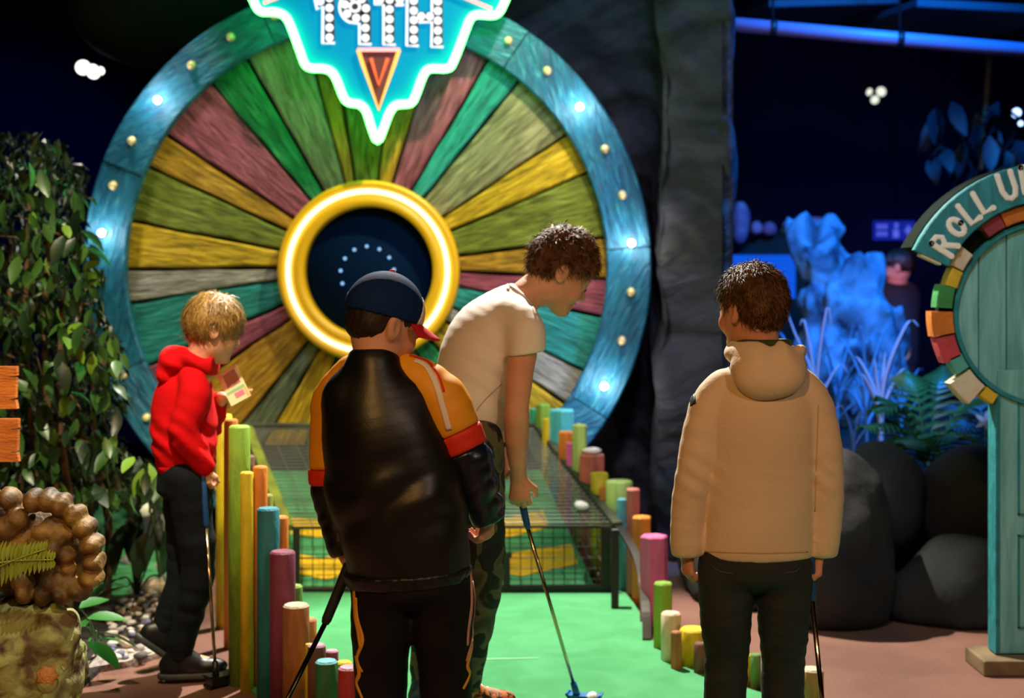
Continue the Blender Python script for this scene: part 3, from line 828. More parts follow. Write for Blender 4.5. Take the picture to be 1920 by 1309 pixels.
# far part of the left row, mostly behind the boy in red
# right row
def rY(px):          # along the ramp, then along the flared end of the lane
    if px < 1205: return 7.12 - (px - 1000) / 205 * (7.12 - 6.14)
    if px < 1250: return 6.14 - (px - 1205) / 45 * 0.92
    return 4.213 / (0.708 + (px - 960) / FPX) + 0.0
for px, top, wd, c, dY, lab in [
    (1001, 766, 15, 'teal', 0.02, 'thin green-teal post at the top end of the ramp by the white T-shirt arm'),
    (1018, 757, 24, 'lime', 0.05, 'lime post beside the top of the cage rail'),
    (1024, 784, 14, 'yellow', -0.05, 'thin yellow post in front of the lime one at the ramp top'),
    (1053, 768, 45, 'turquoise', 0.10, 'thick turquoise faceted post by the rim of the wheel'),
    (1061, 809, 27, 'orange', -0.02, 'orange faceted post in front of the turquoise one'),
    (1069, 830, 14, 'pink', -0.06, 'thin pink post by the orange one beside the rail'),
    (1087, 796, 25, 'pale', 0.02, 'tall pale lime post against the teal rim'),
    (1110, 852, 47, 'salmon', 0.05, 'thick salmon faceted post carrying a white pebble'),
    (1124, 886, 33, 'yellow', 0.0, 'bright yellow post below the salmon one'),
    (1130, 913, 12, 'orange', -0.05, 'thin dark orange post tucked in front of the bright yellow one'),
    (1161, 901, 50, 'pale', 0.08, 'wide pale green post with a flat round top against the rock'),
    (1166, 935, 18, 'sky', -0.02, 'thin sky blue post between the pale green and the rose posts'),
    (1187, 916, 25, 'rose', -0.02, 'rose brown post next to the sky blue one'),
    (1203, 968, 34, 'orange', -0.04, 'orange post beside the big pink one'),
    (1226, 1004, 48, 'pink', 0.0, 'thick bright pink post left of the cream jacket sleeve'),
    (1243, 1092, 34, 'lime', -0.06, 'lime green post in front of the pink one'),
    (1258, 1148, 37, 'cream', -0.02, 'cream white post with a pale round top'),
    (1268, 1184, 20, 'oak', -0.10, 'short tan post beside the yellow stump'),
    (1300, 1178, 52, 'yellow', 0.05, 'wide yellow stump left of the dark jeans'),
    (1312, 1205, 22, 'brown', -0.06, 'short grey-brown stump in front of the yellow one'),
    (1327, 1205, 14, 'lime', -0.02, 'thin lime stump half hidden by the dark jeans'),
    (1350, 1215, 26, 'orange', 0.0, 'orange stump hidden behind the left leg of the jeans'),
    (1398, 1226, 21, 'yellow', 0.02, 'yellow stump seen between the legs of the jeans'),
    (1417, 1226, 20, 'green', 0.0, 'green stump seen between the legs of the jeans'),
    (1437, 1227, 20, 'lilac', -0.02, 'lilac pink stump seen between the legs of the jeans'),
    (1447, 1288, 14, 'lime', -0.12, 'lowest lime stump seen between the legs of the jeans'),
    (1475, 1240, 26, 'salmon', 0.0, 'salmon stump hidden behind the right leg of the jeans'),
    (1523, 1253, 42, 'wood', -0.02, 'lone orange and cream stump beside the right leg of the jeans')]:
    post(px, top, wd, c, rY(px) + dY, lab, 20 if c in ('cream', 'pale', 'yellow') and wd > 30 or px > 1310 else 6, rot=random.choice([0.35, 0.2, 0.45]), group=GR, capc={'wood': 'cream', 'cream': 'cream'}.get(c))

M_pebble = mat('white_pebble', rgb(236, 230, 216), 0.5, bump=0.1, bscale=20)
def pebble(name, c, r, m, label=None, group=None, rot=(0, 0, 0)):
    bm = bmesh.new(); bmesh.ops.create_icosphere(bm, subdivisions=2, radius=1)
    for v in bm.verts:
        n = 1 + 0.08 * math.sin(v.co.x * 3 + c[0] * 50) + 0.06 * math.cos(v.co.y * 4 + c[1] * 30)
        v.co = V((v.co.x * r[0] * n, v.co.y * r[1] * n, v.co.z * r[2] * n))
    mm = bpy.data.meshes.new(name); bm.to_mesh(mm); bm.free()
    for p in mm.polygons: p.use_smooth = True
    o = obj(name, mm, m, None, c, rot)
    return tag(o, label, 'stone', group)
Yp = rY(1110) + 0.05; c = P(1109, 852, Yp)
pebble('pebble', (c.x, Yp, c.z + 0.016), (0.047, 0.04, 0.017), M_pebble, 'white pebble lying on the thick salmon post')
fr = 0.14; c = A0.lerp(B0, fr).lerp(A1.lerp(B1, fr), 0.94)
pebble('pebble', (c.x, c.y, c.z + 0.022), (0.036, 0.03, 0.018), M_pebble, 'white pebble lying on the wire mesh of the cage', rot=(0.3, 0.15, 0))
gb = ground(1110, 1312, 0.03)
ball = pebble('golf_ball', (gb.x, gb.y, 0.0335), (0.0213, 0.0213, 0.0213), mat('ball_white', rgb(245, 245, 245), 0.3, bump=0.2, bscale=160), 'white golf ball on the green lane beside the blue putter head')
ball['category'] = 'golf ball'
# ================================================================== the four boys
M_skin = mat('skin', rgb(214, 160, 130), 0.55, col2=rgb(204, 140, 112), scale=9, sss=0.12, spec=0.35)
M_eye = mat('eye_dark', rgb(40, 30, 26), 0.2)

def nvec(*a): return np.array(V(a[0] if len(a) == 1 else a).normalized())

class Head:
    def __init__(s, c, F, U, hs=1.0):
        s.c = V(c); s.F = V(F).normalized(); u = V(U); s.U = (u - s.F * u.dot(s.F)).normalized(); s.R = s.F.cross(s.U); s.hs = hs
        s.axes = (s.R, s.F, s.U)
    def p(s, r, f, u): return s.c + (s.R * r + s.F * f + s.U * u) * s.hs
    def r3(s, a, b, c): return (a * s.hs, b * s.hs, c * s.hs)

def add_head(F, H, neck):
    p, r3, A, k = H.p, H.r3, H.axes, H.hs
    F.ell(p(0, -0.004, 0.022), A, r3(0.073, 0.093, 0.085), 0)
    F.ell(p(0, 0.030, -0.032), A, r3(0.060, 0.062, 0.078), 0.03 * k)
    F.cone(p(0.034, 0.012, -0.070), p(0.010, 0.070, -0.094), 0.020 * k, 0.016 * k, 0.03 * k)
    F.cone(p(-0.034, 0.012, -0.070), p(-0.010, 0.070, -0.094), 0.020 * k, 0.016 * k, 0.03 * k)
    F.ell(p(0, 0.080, -0.094), A, r3(0.018, 0.014, 0.013), 0.02 * k)
    F.ell(p(0, 0.083, 0.014), A, r3(0.046, 0.012, 0.010), 0.015 * k)
    for s in (-1, 1):
        F.ell(p(s * 0.030, 0.098, -0.006), A, r3(0.015, 0.012, 0.010), 0.012 * k, 's')
        F.ell(p(s * 0.030, 0.082, -0.007), A, r3(0.013, 0.010, 0.008), 0.006 * k)
        F.ell(p(s * 0.036, 0.068, -0.038), A, r3(0.022, 0.020, 0.022), 0.02 * k)
    F.cone(p(0, 0.090, 0.002), p(0, 0.107, -0.032), 0.007 * k, 0.010 * k, 0.012 * k)
    for s in (-1, 1): F.ell(p(s * 0.010, 0.097, -0.036), A, r3(0.008, 0.009, 0.007), 0.008 * k)
    F.ell(p(0, 0.093, -0.059), A, r3(0.020, 0.009, 0.006), 0.006 * k)
    F.ell(p(0, 0.091, -0.072), A, r3(0.017, 0.009, 0.007), 0.006 * k)
    F.cone(p(-0.020, 0.098, -0.0655), p(0.020, 0.098, -0.0655), 0.0025 * k, 0.0025 * k, 0.004, 's')
    for s in (-1, 1):
        tilt = 0.25
        ea = (H.R, (H.F + H.U * tilt).normalized(), (H.U - H.F * tilt).normalized())
        F.ell(p(s * 0.074, -0.010, -0.014), ea, r3(0.010, 0.019, 0.031), 0.006 * k)
        F.ell(p(s * 0.083, -0.004, -0.010), ea, r3(0.007, 0.011, 0.019), 0.004 * k, 's')
    F.cone(p(0, -0.020, -0.045), neck, 0.047 * k, 0.050 * k, 0.035 * k)

def add_hand(F, w, d, n, t, sz=0.88, curl=0.9, k=0.004):
    w, d, n, t = V(w), V(d).normalized(), V(n), V(t)
    n = (n - d * n.dot(d)).normalized(); t = (t - d * t.dot(d) - n * t.dot(n)).normalized()
    F.ecap(w, w + d * 0.07 * sz, (0.024 * sz, 0.017 * sz), (0.036 * sz, 0.014 * sz), t, 0.012, 0.9)
    for i, (ln, of) in enumerate(zip((0.070, 0.078, 0.072, 0.056), (0.027, 0.009, -0.009, -0.026))):
        b = w + d * (0.072 - 0.004 * abs(i - 1)) * sz + t * of * sz; a = 0.0
        for s, (f, r0, r1) in enumerate(((0.45, 0.0092, 0.0086), (0.32, 0.0086, 0.0078), (0.23, 0.0078, 0.0064))):
            a += curl * (0.8, 1.15, 0.7)[s]
            e = b + (d * math.cos(a) + n * math.sin(a)) * ln * f * sz
            F.cone(b, e, r0 * sz, r1 * sz, k); b = e
    b = w + d * 0.022 * sz + t * 0.024 * sz
    e = b + (d * 0.62 + t * 0.62 + n * 0.35).normalized() * 0.036 * sz
    F.cone(b, e, 0.013 * sz, 0.0105 * sz, 0.012)
    e2 = e + (d * 0.75 + t * (0.35 - 0.4 * curl) + n * (0.2 + 0.5 * curl)).normalized() * 0.032 * sz
    F.cone(e, e2, 0.0102 * sz, 0.0082 * sz, 0.006)

def bounds(pts, m):
    a = np.array([tuple(p) for p in pts]); return a.min(0) - m, a.max(0) + m

def make_body(root, J, H, skin=None, h=0.0042):
    keys = ('neck', 'sL', 'sR', 'eL', 'eR', 'wL', 'wR', 'pelvis', 'chest', 'hL', 'hR', 'kL', 'kR', 'aL', 'aR')
    lo, hi = bounds([J[k] for k in keys] + [H.c], 0.17)
    F = Field(lo, hi, h); s = J.get('s', 1.0); rv = J['rv']
    F.loft([(J['pelvis'], (0.115 * s, 0.085 * s)), (V(J['pelvis']).lerp(V(J['chest']), 0.5), (0.10 * s, 0.078 * s)), (J['chest'], (0.12 * s, 0.088 * s)), (V(J['chest']).lerp(V(J['neck']), 0.75), (0.08 * s, 0.06 * s))], rv, 0.03)
    for q in 'LR':
        F.chain([V(J['chest']).lerp(V(J['neck']), 0.6), J['s' + q]], [0.045 * s, 0.043 * s], 0.03)
        F.chain([J['s' + q], J['e' + q], J['w' + q]], [0.044 * s, 0.034 * s, 0.023 * s], 0.012)
        F.cone(V(J['e' + q]).lerp(V(J['w' + q]), 0.1), V(J['e' + q]).lerp(V(J['w' + q]), 0.5), 0.035 * s, 0.030 * s, 0.015)
        F.chain([J['h' + q], J['k' + q], J['a' + q]], [0.062 * s, 0.045 * s, 0.030 * s], 0.02)
        F.cone(J['a' + q], V(J['a' + q]) + V(J['foot' + q]) * 0.12 - V((0, 0, 0.03)), 0.03 * s, 0.024 * s, 0.02)
        if 'hand' + q in J: add_hand(F, J['w' + q], *J['hand' + q])
    add_head(F, H, J['neck'])
    o, v, q = field_obj('body', F, skin or M_skin, root, 1)
    for sd in (-1, 1):
        bm = bmesh.new(); bmesh.ops.create_uvsphere(bm, u_segments=12, v_segments=8, radius=0.0075 * H.hs)
        for vv in bm.verts: vv.co = vv.co + H.p(sd * 0.030, 0.0885, -0.009) - root.location
        mm = bpy.data.meshes.new('eye'); bm.to_mesh(mm); bm.free(); obj('eye', mm, M_eye, root)
    return o

def make_hair(root, H, m, thick=0.014, front=0.052, nape=-0.075, n=2600, length=0.035, flow=(0, 0.2, -1), lift=0.25, seed=1, rough=0.006, sideburn=True, top=0.0, wid=0.0011, extra=None, umax=9.0):
    m_ = 0.14 * H.hs
    F = Field(np.array(H.c) - m_, np.array(H.c) + m_, 0.0035)
    k = H.hs
    F.ell(H.p(0, -0.006, 0.024), H.axes, H.r3(0.073 + thick, 0.093 + thick, 0.085 + thick + top), 0)
    if extra:
        for c, r in extra: F.ell(H.p(*c), H.axes, H.r3(*r), 0.02)
    # cut the face and neck away: slanted plane, then a front plane, with the ears left free
    pf, pb = H.p(0, 0.095, front), H.p(0, -0.085, nape)
    d = (pf - pb).normalized(); nn = H.R.cross(d)
    if nn.dot(H.U) > 0: nn = -nn
    F.cut(pf, nn, 0.006)
    for s in (-1, 1):
        F.ell(H.p(s * 0.088, -0.004, -0.020), H.axes, H.r3(0.034, 0.027, 0.040), 0.006, 's')
    fr = vnoise
    R_, F_, U_ = (np.array(H.R), np.array(H.F), np.array(H.U)); c0 = np.array(H.c)
    def nz(x, y, z):
        r = (x - c0[0]) * R_[0] + (y - c0[1]) * R_[1] + (z - c0[2]) * R_[2]
        f = (x - c0[0]) * F_[0] + (y - c0[1]) * F_[1] + (z - c0[2]) * F_[2]
        u = (x - c0[0]) * U_[0] + (y - c0[1]) * U_[1] + (z - c0[2]) * U_[2]
        an = np.arctan2(r, f + 0.02) * 9
        return rough * (vnoise(an * 2 + seed, u * 14 + seed, r * 4 + f * 4) + 0.6 * vnoise(r * 90, f * 60 + seed, u * 30))
    F.displace(nz, 0.03)
    v, q = F.net(); v = relax(v, q, 1)
    # strands
    tri = v[q]; nrm = np.cross(tri[:, 2] - tri[:, 0], tri[:, 3] - tri[:, 1]); ln = np.linalg.norm(nrm, axis=1) + 1e-12; nrm /= ln[:, None]
    ctr = tri.mean(1); up = (ctr - c0) @ U_
    outw = (((ctr - c0) * nrm).sum(1) > 0.03) & (up < umax)
    idx = np.nonzero(outw)[0]; r_ = np.random.default_rng(seed)
    pick = r_.choice(idx, min(n, len(idx)), replace=False)
    fl = R_ * flow[0] + F_ * flow[1] + U_ * flow[2]
    vs = [v]; fs = q.tolist(); base = len(v)
    ext = []
    for i in pick:
        p = ctr[i]; nn = nrm[i]
        t = fl + r_.normal(0, 0.35, 3); t = t - nn * (t @ nn); tl = np.linalg.norm(t)
        t = t / (tl + 1e-6) + nn * lift * r_.uniform(0.3, 1.6); t /= np.linalg.norm(t)
        L = length * r_.uniform(0.5, 1.2); sd = np.cross(nn, t); sd /= np.linalg.norm(sd) + 1e-9
        a = p - nn * 0.001; b = a + t * L * 0.55; c = a + t * L - nn * L * 0.22
        w0 = wid * r_.uniform(0.8, 1.6)
        ext += [a - sd * w0, a + sd * w0, b + sd * w0 * 0.8 + nn * w0 * 0.3, b - sd * w0 * 0.8 + nn * w0 * 0.3, c + sd * w0 * 0.15, c - sd * w0 * 0.15]
        fs.append([base, base + 1, base + 2, base + 3]); fs.append([base + 3, base + 2, base + 4, base + 5]); base += 6
    allv = np.r_[v, np.array(ext)] - np.array(root.location)
    return obj('hair', np_mesh('hair', allv, np.array(fs)), m, root)

def fold_fn(amp, f, ax=(0.3, 0.3, 1.6), seed=0.0, fine=0.35):
    """cloth folds: ridged noise stretched along a direction"""
    def fn(x, y, z):
        wx = vnoise(x * 3 + seed, y * 3, z * 3) * 0.6
        a = vnoise(x * f * ax[0] + seed + wx, y * f * ax[1] + wx, z * f * ax[2] + wx)
        b = vnoise(x * f * 2.1 + 5 + seed, y * f * 2.1, z * f * 2.6)
        return amp * ((1 - 2 * np.abs(a)) * 0.9 + fine * b)
    return fn

def shoe(root, a, fdir, m, sole, L=0.235, s=1.0, toe_up=0.0):
    """shoe under ankle a, pointing along fdir (horizontal)"""
    a = V(a); f = V(fdir).normalized(); r = f.cross(V((0, 0, 1))).normalized(); u = r.cross(f)
    if u.z < 0: u = -u
    g = a - u * 0.075 * s
    F = Field(*bounds([g - f * 0.1, g + f * 0.22, a + V((0, 0, 0.06)), g - r * 0.1, g + r * 0.1, g - u * 0.05], 0.06), 0.0055)
    F.ell(g + f * 0.095 * s + u * 0.035 * s, (r, f, u), (0.040 * s, 0.085 * s, 0.034 * s), 0)
    F.ell(g - f * 0.015 * s + u * 0.045 * s, (r, f, u), (0.034 * s, 0.060 * s, 0.050 * s), 0.04)
    F.cone(a + u * 0.02, g + f * 0.045 * s + u * 0.06 * s, 0.037 * s, 0.032 * s, 0.03)
    F.cut(g + u * 0.006, -u, 0.004)
    o, _, _ = field_obj('shoe', F, m, root)
    G = Field(*bounds([g - f * 0.1, g + f * 0.22, g - r * 0.1, g + r * 0.1], 0.06), 0.0055)
    G.ell(g + f * 0.095 * s + u * 0.01, (r, f, u), (0.044 * s, 0.090 * s, 0.06 * s), 0)
    G.ell(g - f * 0.015 * s + u * 0.01, (r, f, u), (0.038 * s, 0.064 * s, 0.06 * s), 0.04)
    G.cut(g + u * 0.018, u, 0.003); G.cut(g - u * 0.004, -u, 0.003)
    so, _, _ = field_obj('shoe_sole', G, sole, root)
    so.parent = o
    return o, g, (r, f, u)

def bvh_of(v, q): return BVHTree.FromPolygons([tuple(x) for x in v], [tuple(int(i) for i in f) for f in q])
CAMP = V((0, 0, CAMH))
def decal(name, pts, wid, bvh, m, root, off=0.0016, Yn=4.0, res=6):
    """thin strip of cloth sewn on a garment, following its surface along the pixel path"""
    pp = curve([(x, y, 0) for x, y in pts], res)
    P3 = []
    for p in pp:
        d = (P(p.x, p.y, Yn) - CAMP).normalized()
        hit, nn, _, _ = bvh.ray_cast(CAMP, d)
        if hit is None:
            hit, nn, _, _ = bvh.find_nearest(P(p.x, p.y, Yn))
        P3.append((hit, nn))
    vs, fs = [], []
    n = len(P3)
    for i, (h, nn) in enumerate(P3):
        t = (P3[min(i + 1, n - 1)][0] - P3[max(i - 1, 0)][0]).normalized(); s = nn.cross(t).normalized()
        wd = wid if not isinstance(wid, (list, tuple)) else wid[0] + (wid[1] - wid[0]) * i / (n - 1)
        for q in (-1, -0.4, 0.4, 1):
            b = h + s * q * wd / 2
            hp, hn, _, _ = bvh.find_nearest(b)
            vs.append((hp + hn * off) - root.location)
    for i in range(n - 1):
        for k in range(3): fs.append((4 * i + k, 4 * i + k + 1, 4 * i + 5 + k, 4 * i + 4 + k))
    mm = me(name, vs, fs, True)
    o = obj(name, mm, m, root)
    md = o.modifiers.new('thick', 'SOLIDIFY'); md.thickness = 0.002; md.offset = 0
    return o

def putter(root_loc, grip_top, grip_end, foot, grip_m, shaft_m, head_m, label, headdir=(1, 0, 0), hw=0.05, gr=0.0125):
    p = thing('putter', (foot[0], foot[1], 0.0), label, 'putter', 'golf putters held by the boys')
    o = p.location
    a, b, c = V(grip_top), V(grip_end), V(foot)
    obj('grip', tube_mesh('grip', [a - o, a.lerp(b, 0.06) - o, a.lerp(b, 0.94) - o, b - o], [gr * 0.8, gr * 1.05, gr * 0.9, gr * 0.65], 12), grip_m, p)
    obj('shaft', tube_mesh('shaft', [b - o, c - o], [0.0066, 0.0056], 10), shaft_m, p)
    d = V(headdir).normalized(); s = d.cross(V((0, 0, 1)))
    bm = bmesh.new(); bmesh.ops.create_cube(bm, size=1)
    for v in bm.verts:
        v.co = d * (v.co.x * hw * 2.1 + hw * 0.45) + s * v.co.y * 0.034 + V((0, 0, 0.026 + v.co.z * 0.03))
    bmesh.ops.bevel(bm, geom=bm.edges[:], offset=0.006, segments=2, affect='EDGES')
    mm = bpy.data.meshes.new('putter_head'); bm.to_mesh(mm); bm.free(); hd = obj('putter_head', mm, head_m, p)
    up = (b - c).normalized()
    obj('hosel', tube_mesh('hosel', [c - o - up * 0.01, c - o + up * 0.055], [0.013, 0.010], 10), head_m, p)
    return p

def eye_dir(d): return V(d).normalized()
M_blackshoe = mat('black_shoe', rgb(18, 18, 20), 0.4); M_sole = mat('dark_sole', rgb(26, 24, 24), 0.7)
M_chrome = mat('shaft_steel', rgb(190, 170, 140), 0.15, 1.0); M_darkshaft = mat('dark_shaft', rgb(60, 54, 50), 0.2, 1.0)
M_gripblue = mat('grip_blue', rgb(20, 74, 140), 0.5, bump=0.1, bscale=150); M_gripblack = mat('grip_black', rgb(24, 24, 26), 0.7)
M_headblue = mat('putter_blue', rgb(18, 108, 176), 0.35); M_headblack = mat('putter_black', rgb(16, 16, 18), 0.4)

# ------------------------------------------------------------------ A: cream jacket, back to us
YA = 3.6; pa = lambda x, y, d=0.0: P(x, y, YA + d)
A = thing('person', (pa(1415, 1000).x, YA, 0), 'boy in a cream hooded jacket and dark jeans standing with his back to us', 'person')
HA = Head(pa(1411, 576, 0.02), (-0.52, 0.84, -0.10), (0.02, -0.04, 1), 0.95)
JA = dict(neck=pa(1428, 668, 0.0), sL=pa(1352, 772), sR=pa(1504, 770), eL=pa(1303, 890, -0.01), eR=pa(1549, 890, -0.01), wL=pa(1289, 1030, 0.01), wR=pa(1533, 1030, 0.0),
          pelvis=pa(1418, 1030), chest=pa(1425, 790), hL=pa(1370, 1065), hR=pa(1464, 1065), kL=pa(1362, 1240, 0.02), kR=pa(1468, 1240, 0.02), aL=V((pa(1352, 900).x, YA, 0.09)), aR=V((pa(1468, 900).x, YA, 0.09)),
          footL=V((-0.25, 0.97, 0)), footR=V((0.2, 0.98, 0)), rv=(1, 0, 0), s=0.95,
          handL=((0.02, 0.05, -1), (0.9, 0.3, 0), (0.25, 0.9, 0), 0.85, 0.85), handR=((-0.22, -0.02, -1), (-0.8, -0.5, 0), (-0.3, 0.9, 0), 0.85, 1.0))
make_body(A, JA, HA)
M_hairA = mat('hair_brown', rgb(112, 76, 44), 0.55, col2=rgb(60, 40, 24), scale=40, spec=0.2)
NAPE = [((0, -0.044, -0.016), (0.057, 0.046, 0.046))]
make_hair(A, HA, M_hairA, 0.010, 0.056, -0.088, 4800, 0.028, (0, -0.15, -1), 0.42, 3, 0.0028, wid=0.0010, extra=NAPE)
M_cream = mat('cream_cloth', rgb(226, 200, 168), 0.75, col2=rgb(216, 188, 156), scale=3, bump=0.12, bscale=90, sheen=0.1)
F = Field(*bounds([pa(1240, 640, -0.25), pa(1600, 1080, 0.25)], 0.02), 0.0062)
F.loft([(pa(1420, 1042), (0.143, 0.098)), (pa(1422, 960), (0.142, 0.102)), (pa(1425, 850), (0.146, 0.105)), (pa(1427, 760), (0.142, 0.098)), (pa(1428, 712), (0.110, 0.075)), (pa(1428, 672), (0.062, 0.056))], (1, 0, 0), 0.03, 0.3)
for s, pts in ((-1, [(1360, 728, 0), (1332, 770, 0), (1304, 885, -0.015), (1291, 960, -0.005), (1288, 1034, 0)]), (1, [(1497, 726, 0), (1524, 768, 0), (1546, 880, -0.015), (1548, 955, -0.005), (1541, 1032, 0)])):
    F.chain([pa(*p) for p in pts], [0.052, 0.056, 0.050, 0.047, 0.043], 0.004)
F.displace(lambda x, y, z: 0.0022 * (1 - 2 * np.abs(vnoise(x * 10 + z * 6, y * 8, z * 13 - x * 9))) * np.clip((np.abs(x - JA['pelvis'].x) - 0.115) * 20, 0.15, 1))
F.cut(pa(1420, 1045), (0.0, 0, -1), 0.008)
F.displace(fold_fn(0.0026, 5, (0.7, 0.7, 1.1), 2.0))
# elbow creases
def creaseA(x, y, z):
    e = np.exp(-((z - 0.885) / 0.055) ** 2) * np.exp(-((np.abs(x - JA['pelvis'].x) - 0.17) / 0.06) ** 2)
    return 0.003 * e * np.sin(z * 120 + x * 90)
F.displace(creaseA)
oJ, vJ, qJ = field_obj('jacket', F, M_cream, A, 4); bJ = bvh_of(vJ, qJ)
# hood lying on the back and the stand-up collar
F = Field(*bounds([pa(1350, 615, -0.24), pa(1530, 770, 0.14)], 0.03), 0.005)
F.ell(pa(1441, 688, -0.055), ((1, 0, 0), (0, 1, 0), (0, 0, 1)), (0.101, 0.062, 0.062), 0)
F.ell(pa(1440, 712, -0.085), ((1, 0, 0), (0, 1, 0), (0, 0, 1)), (0.083, 0.046, 0.050), 0.03)
for t in range(24):
    a0, a1 = 2 * PI * t / 24, 2 * PI * (t + 1) / 24
    c = lambda a: pa(1432, 662, 0.0) + V((0.082 * math.cos(a), 0.072 * math.sin(a), -0.004 + 0.004 * math.cos(a * 2)))
    F.cone(c(a0), c(a1), 0.019, 0.019, 0.02)
F.ell(pa(1430, 640, -0.005), ((1, 0, 0), (0, 1, 0), (0, 0, 1)), (0.064, 0.062, 0.055), 0.012, 's')
F.displace(lambda x, y, z: 0.006 * np.sin(x * 85 + vnoise(x * 8, y * 8, z * 8) * 4.0 + z * 30) * np.clip((z - 1.11) * 9, 0, 1) + 0.005 * vnoise(x * 15, y * 15, z * 18))
field_obj('hood', F, M_cream, A)
M_hoodlin = mat('hood_lining', rgb(52, 60, 30), 0.9)
cpts = [pa(1432, 645, 0.0) + V((0.060 * math.cos(a), 0.058 * math.sin(a), 0)) for a in [2 * PI * i / 20 for i in range(20)]]
obj('hood_lining', tube_mesh('hood_lining', [p - A.location for p in cpts], 0.013, 8, True), M_hoodlin, A)
M_patch = mat('patch_black', rgb(20, 20, 22), 0.5)
decal('sleeve_patch', [(1299, 742), (1300, 760)], 0.02, bJ, M_patch, A, 0.002, YA)
M_seam = mat('cream_seam', rgb(196, 166, 130), 0.8)
decal('jacket_hem', [(1322, 1034), (1380, 1036), (1440, 1037), (1515, 1035)], 0.003, bJ, M_seam, A, 0.0005, YA)
decal('side_seam', [(1534, 760), (1531, 860), (1528, 960)], 0.003, bJ, M_seam, A, 0.0005, YA)
M_jean = mat('dark_jeans', rgb(34, 40, 42), 0.8, col2=rgb(24, 28, 30), scale=8, bump=0.15, bscale=120)
F = Field(*bounds([pa(1300, 1010, -0.2), V((pa(1300, 1000).x, YA + 0.2, 0.05)), pa(1540, 1010, 0.2)], 0.03), 0.0062)
F.loft([(pa(1418, 1020), (0.130, 0.092)), (pa(1418, 1075), (0.136, 0.098))], (1, 0, 0), 0.03)
for q, kx in (('L', -1), ('R', 1)):
    F.chain([JA['h' + q] + V((kx * 0.008, 0, 0)), pa(1361 if kx < 0 else 1469, 1160, 0.0), JA['k' + q], V(JA['k' + q]).lerp(V(JA['a' + q]), 0.45), V(JA['a' + q]) + V((0, 0, 0.02))], [0.075, 0.064, 0.054, 0.052, 0.046], 0.018)
F.displace(lambda x, y, z: 0.0013 * np.sin(z * 190 + 8 * vnoise(x * 9, y * 9, z * 9)) * np.exp(-((z - 0.46) / 0.12) ** 2) + 0.003 * vnoise(x * 14, y * 14, z * 30))
F.cut((0, 0, 0.085), (0, 0, -1))
oT, vT, qT = field_obj('jeans', F, M_jean, A); bT = bvh_of(vT, qT)
for pts in ([(1335, 1062), (1352, 1072), (1375, 1076)], [(1470, 1074), (1490, 1072), (1500, 1064)]):
    decal('pocket_seam', pts, 0.003, bT, mat('jean_seam', rgb(62, 66, 64), 0.8), A, 0.001, YA)
for q in 'LR': shoe(A, JA['a' + q], JA['foot' + q], M_blackshoe, M_sole)
gt = pa(1519, 1058, -0.02); ge = pa(1523, 1126, -0.02); ft = ge + (ge - gt).normalized() * 0.0
dirp = (P(1541, 1309, YA - 0.02) - ge).normalized(); ft = ge + dirp * ((ge.z - 0.03) / -dirp.z)
putter(None, gt + (gt - ge).normalized() * 0.04, ge, ft, M_gripblue, M_chrome, M_headblue, 'putter with blue grip and shiny shaft in the right hand of the cream jacket boy', (0.3, 1, 0))

# ------------------------------------------------------------------ B: cap and retro track jacket, back to us
YB = 3.4; pb = lambda x, y, d=0.0: P(x, y, YB + d)
B = thing('person', (pb(760, 1000).x, YB, 0), 'boy in a navy cap and black track jacket with yellow and red sleeves', 'person')
HB = Head(pb(719, 598, 0.03), (0.72, 0.60, -0.36), (0.30, 0.05, 1), 0.98)
JB = dict(neck=pb(703, 672, 0.0), sL=pb(632, 762, 0.05), sR=pb(822, 762), eL=pb(616, 890, 0.05), eR=pb(882, 870, 0.02), wL=pb(648, 1034, 0.04), wR=pb(914, 962, 0.09),
          pelvis=pb(758, 1040), chest=pb(702, 810), hL=pb(718, 1085), hR=pb(826, 1085), kL=pb(713, 1280, 0.03), kR=pb(838, 1280, 0.03), aL=V((pb(712, 900).x, YB + 0.01, 0.09)), aR=V((pb(842, 900).x, YB + 0.02, 0.09)),
          footL=V((0.05, 1, 0)), footR=V((0.4, 0.92, 0)), rv=(1, 0, 0), s=0.97,
          handL=((0.28, 0.1, -1), (0.8, 0.5, 0), (0.4, 0.8, 0), 0.85, 1.0), handR=((-0.05, 0.25, -0.9), (-0.75, 0.5, 0), (0.5, 0.8, 0), 0.86, 1.0))
make_body(B, JB, HB)
M_hairB = mat('hair_dark', rgb(48, 34, 26), 0.5, col2=rgb(26, 18, 14), scale=40)
make_hair(B, HB, M_hairB, 0.004, 0.050, -0.150, 1800, 0.012, (0, -0.1, -1), 0.15, 5, 0.002, extra=[((0, -0.042, -0.026), (0.060, 0.046, 0.050))], umax=0.0)
# cap
M_cap = mat('cap_navy', rgb(12, 40, 88), 0.8, bump=0.2, bscale=250, spec=0.15); M_capfront = mat('cap_front', rgb(226, 214, 200), 0.7); M_brim = mat('cap_brim', rgb(204, 24, 34), 0.6)
HK = Head(HB.c, (0.78, 0.58, -0.20), (0.16, 0.05, 1), 0.98)
def cap_field(grow):
    F = Field(np.array(HB.c) - 0.16, np.array(HB.c) + 0.16, 0.0042)
    F.ell(HK.p(0, -0.002, 0.020), HK.axes, HK.r3(0.085 + grow, 0.104 + grow, 0.098 + grow), 0)
    F.cut(HK.p(0, 0.0, 0.004), -(HK.U + HK.F * 0.04), 0.003)
    return F
capo, _, _ = field_obj('cap', cap_field(0.0), M_cap, B)
F = cap_field(0.002); F.cut(HK.p(0, 0.070, 0.05), -(HK.F * 1 - HK.U * 0.35), 0.002)
fo, _, _ = field_obj('cap_front', F, M_capfront, B); fo.parent = capo
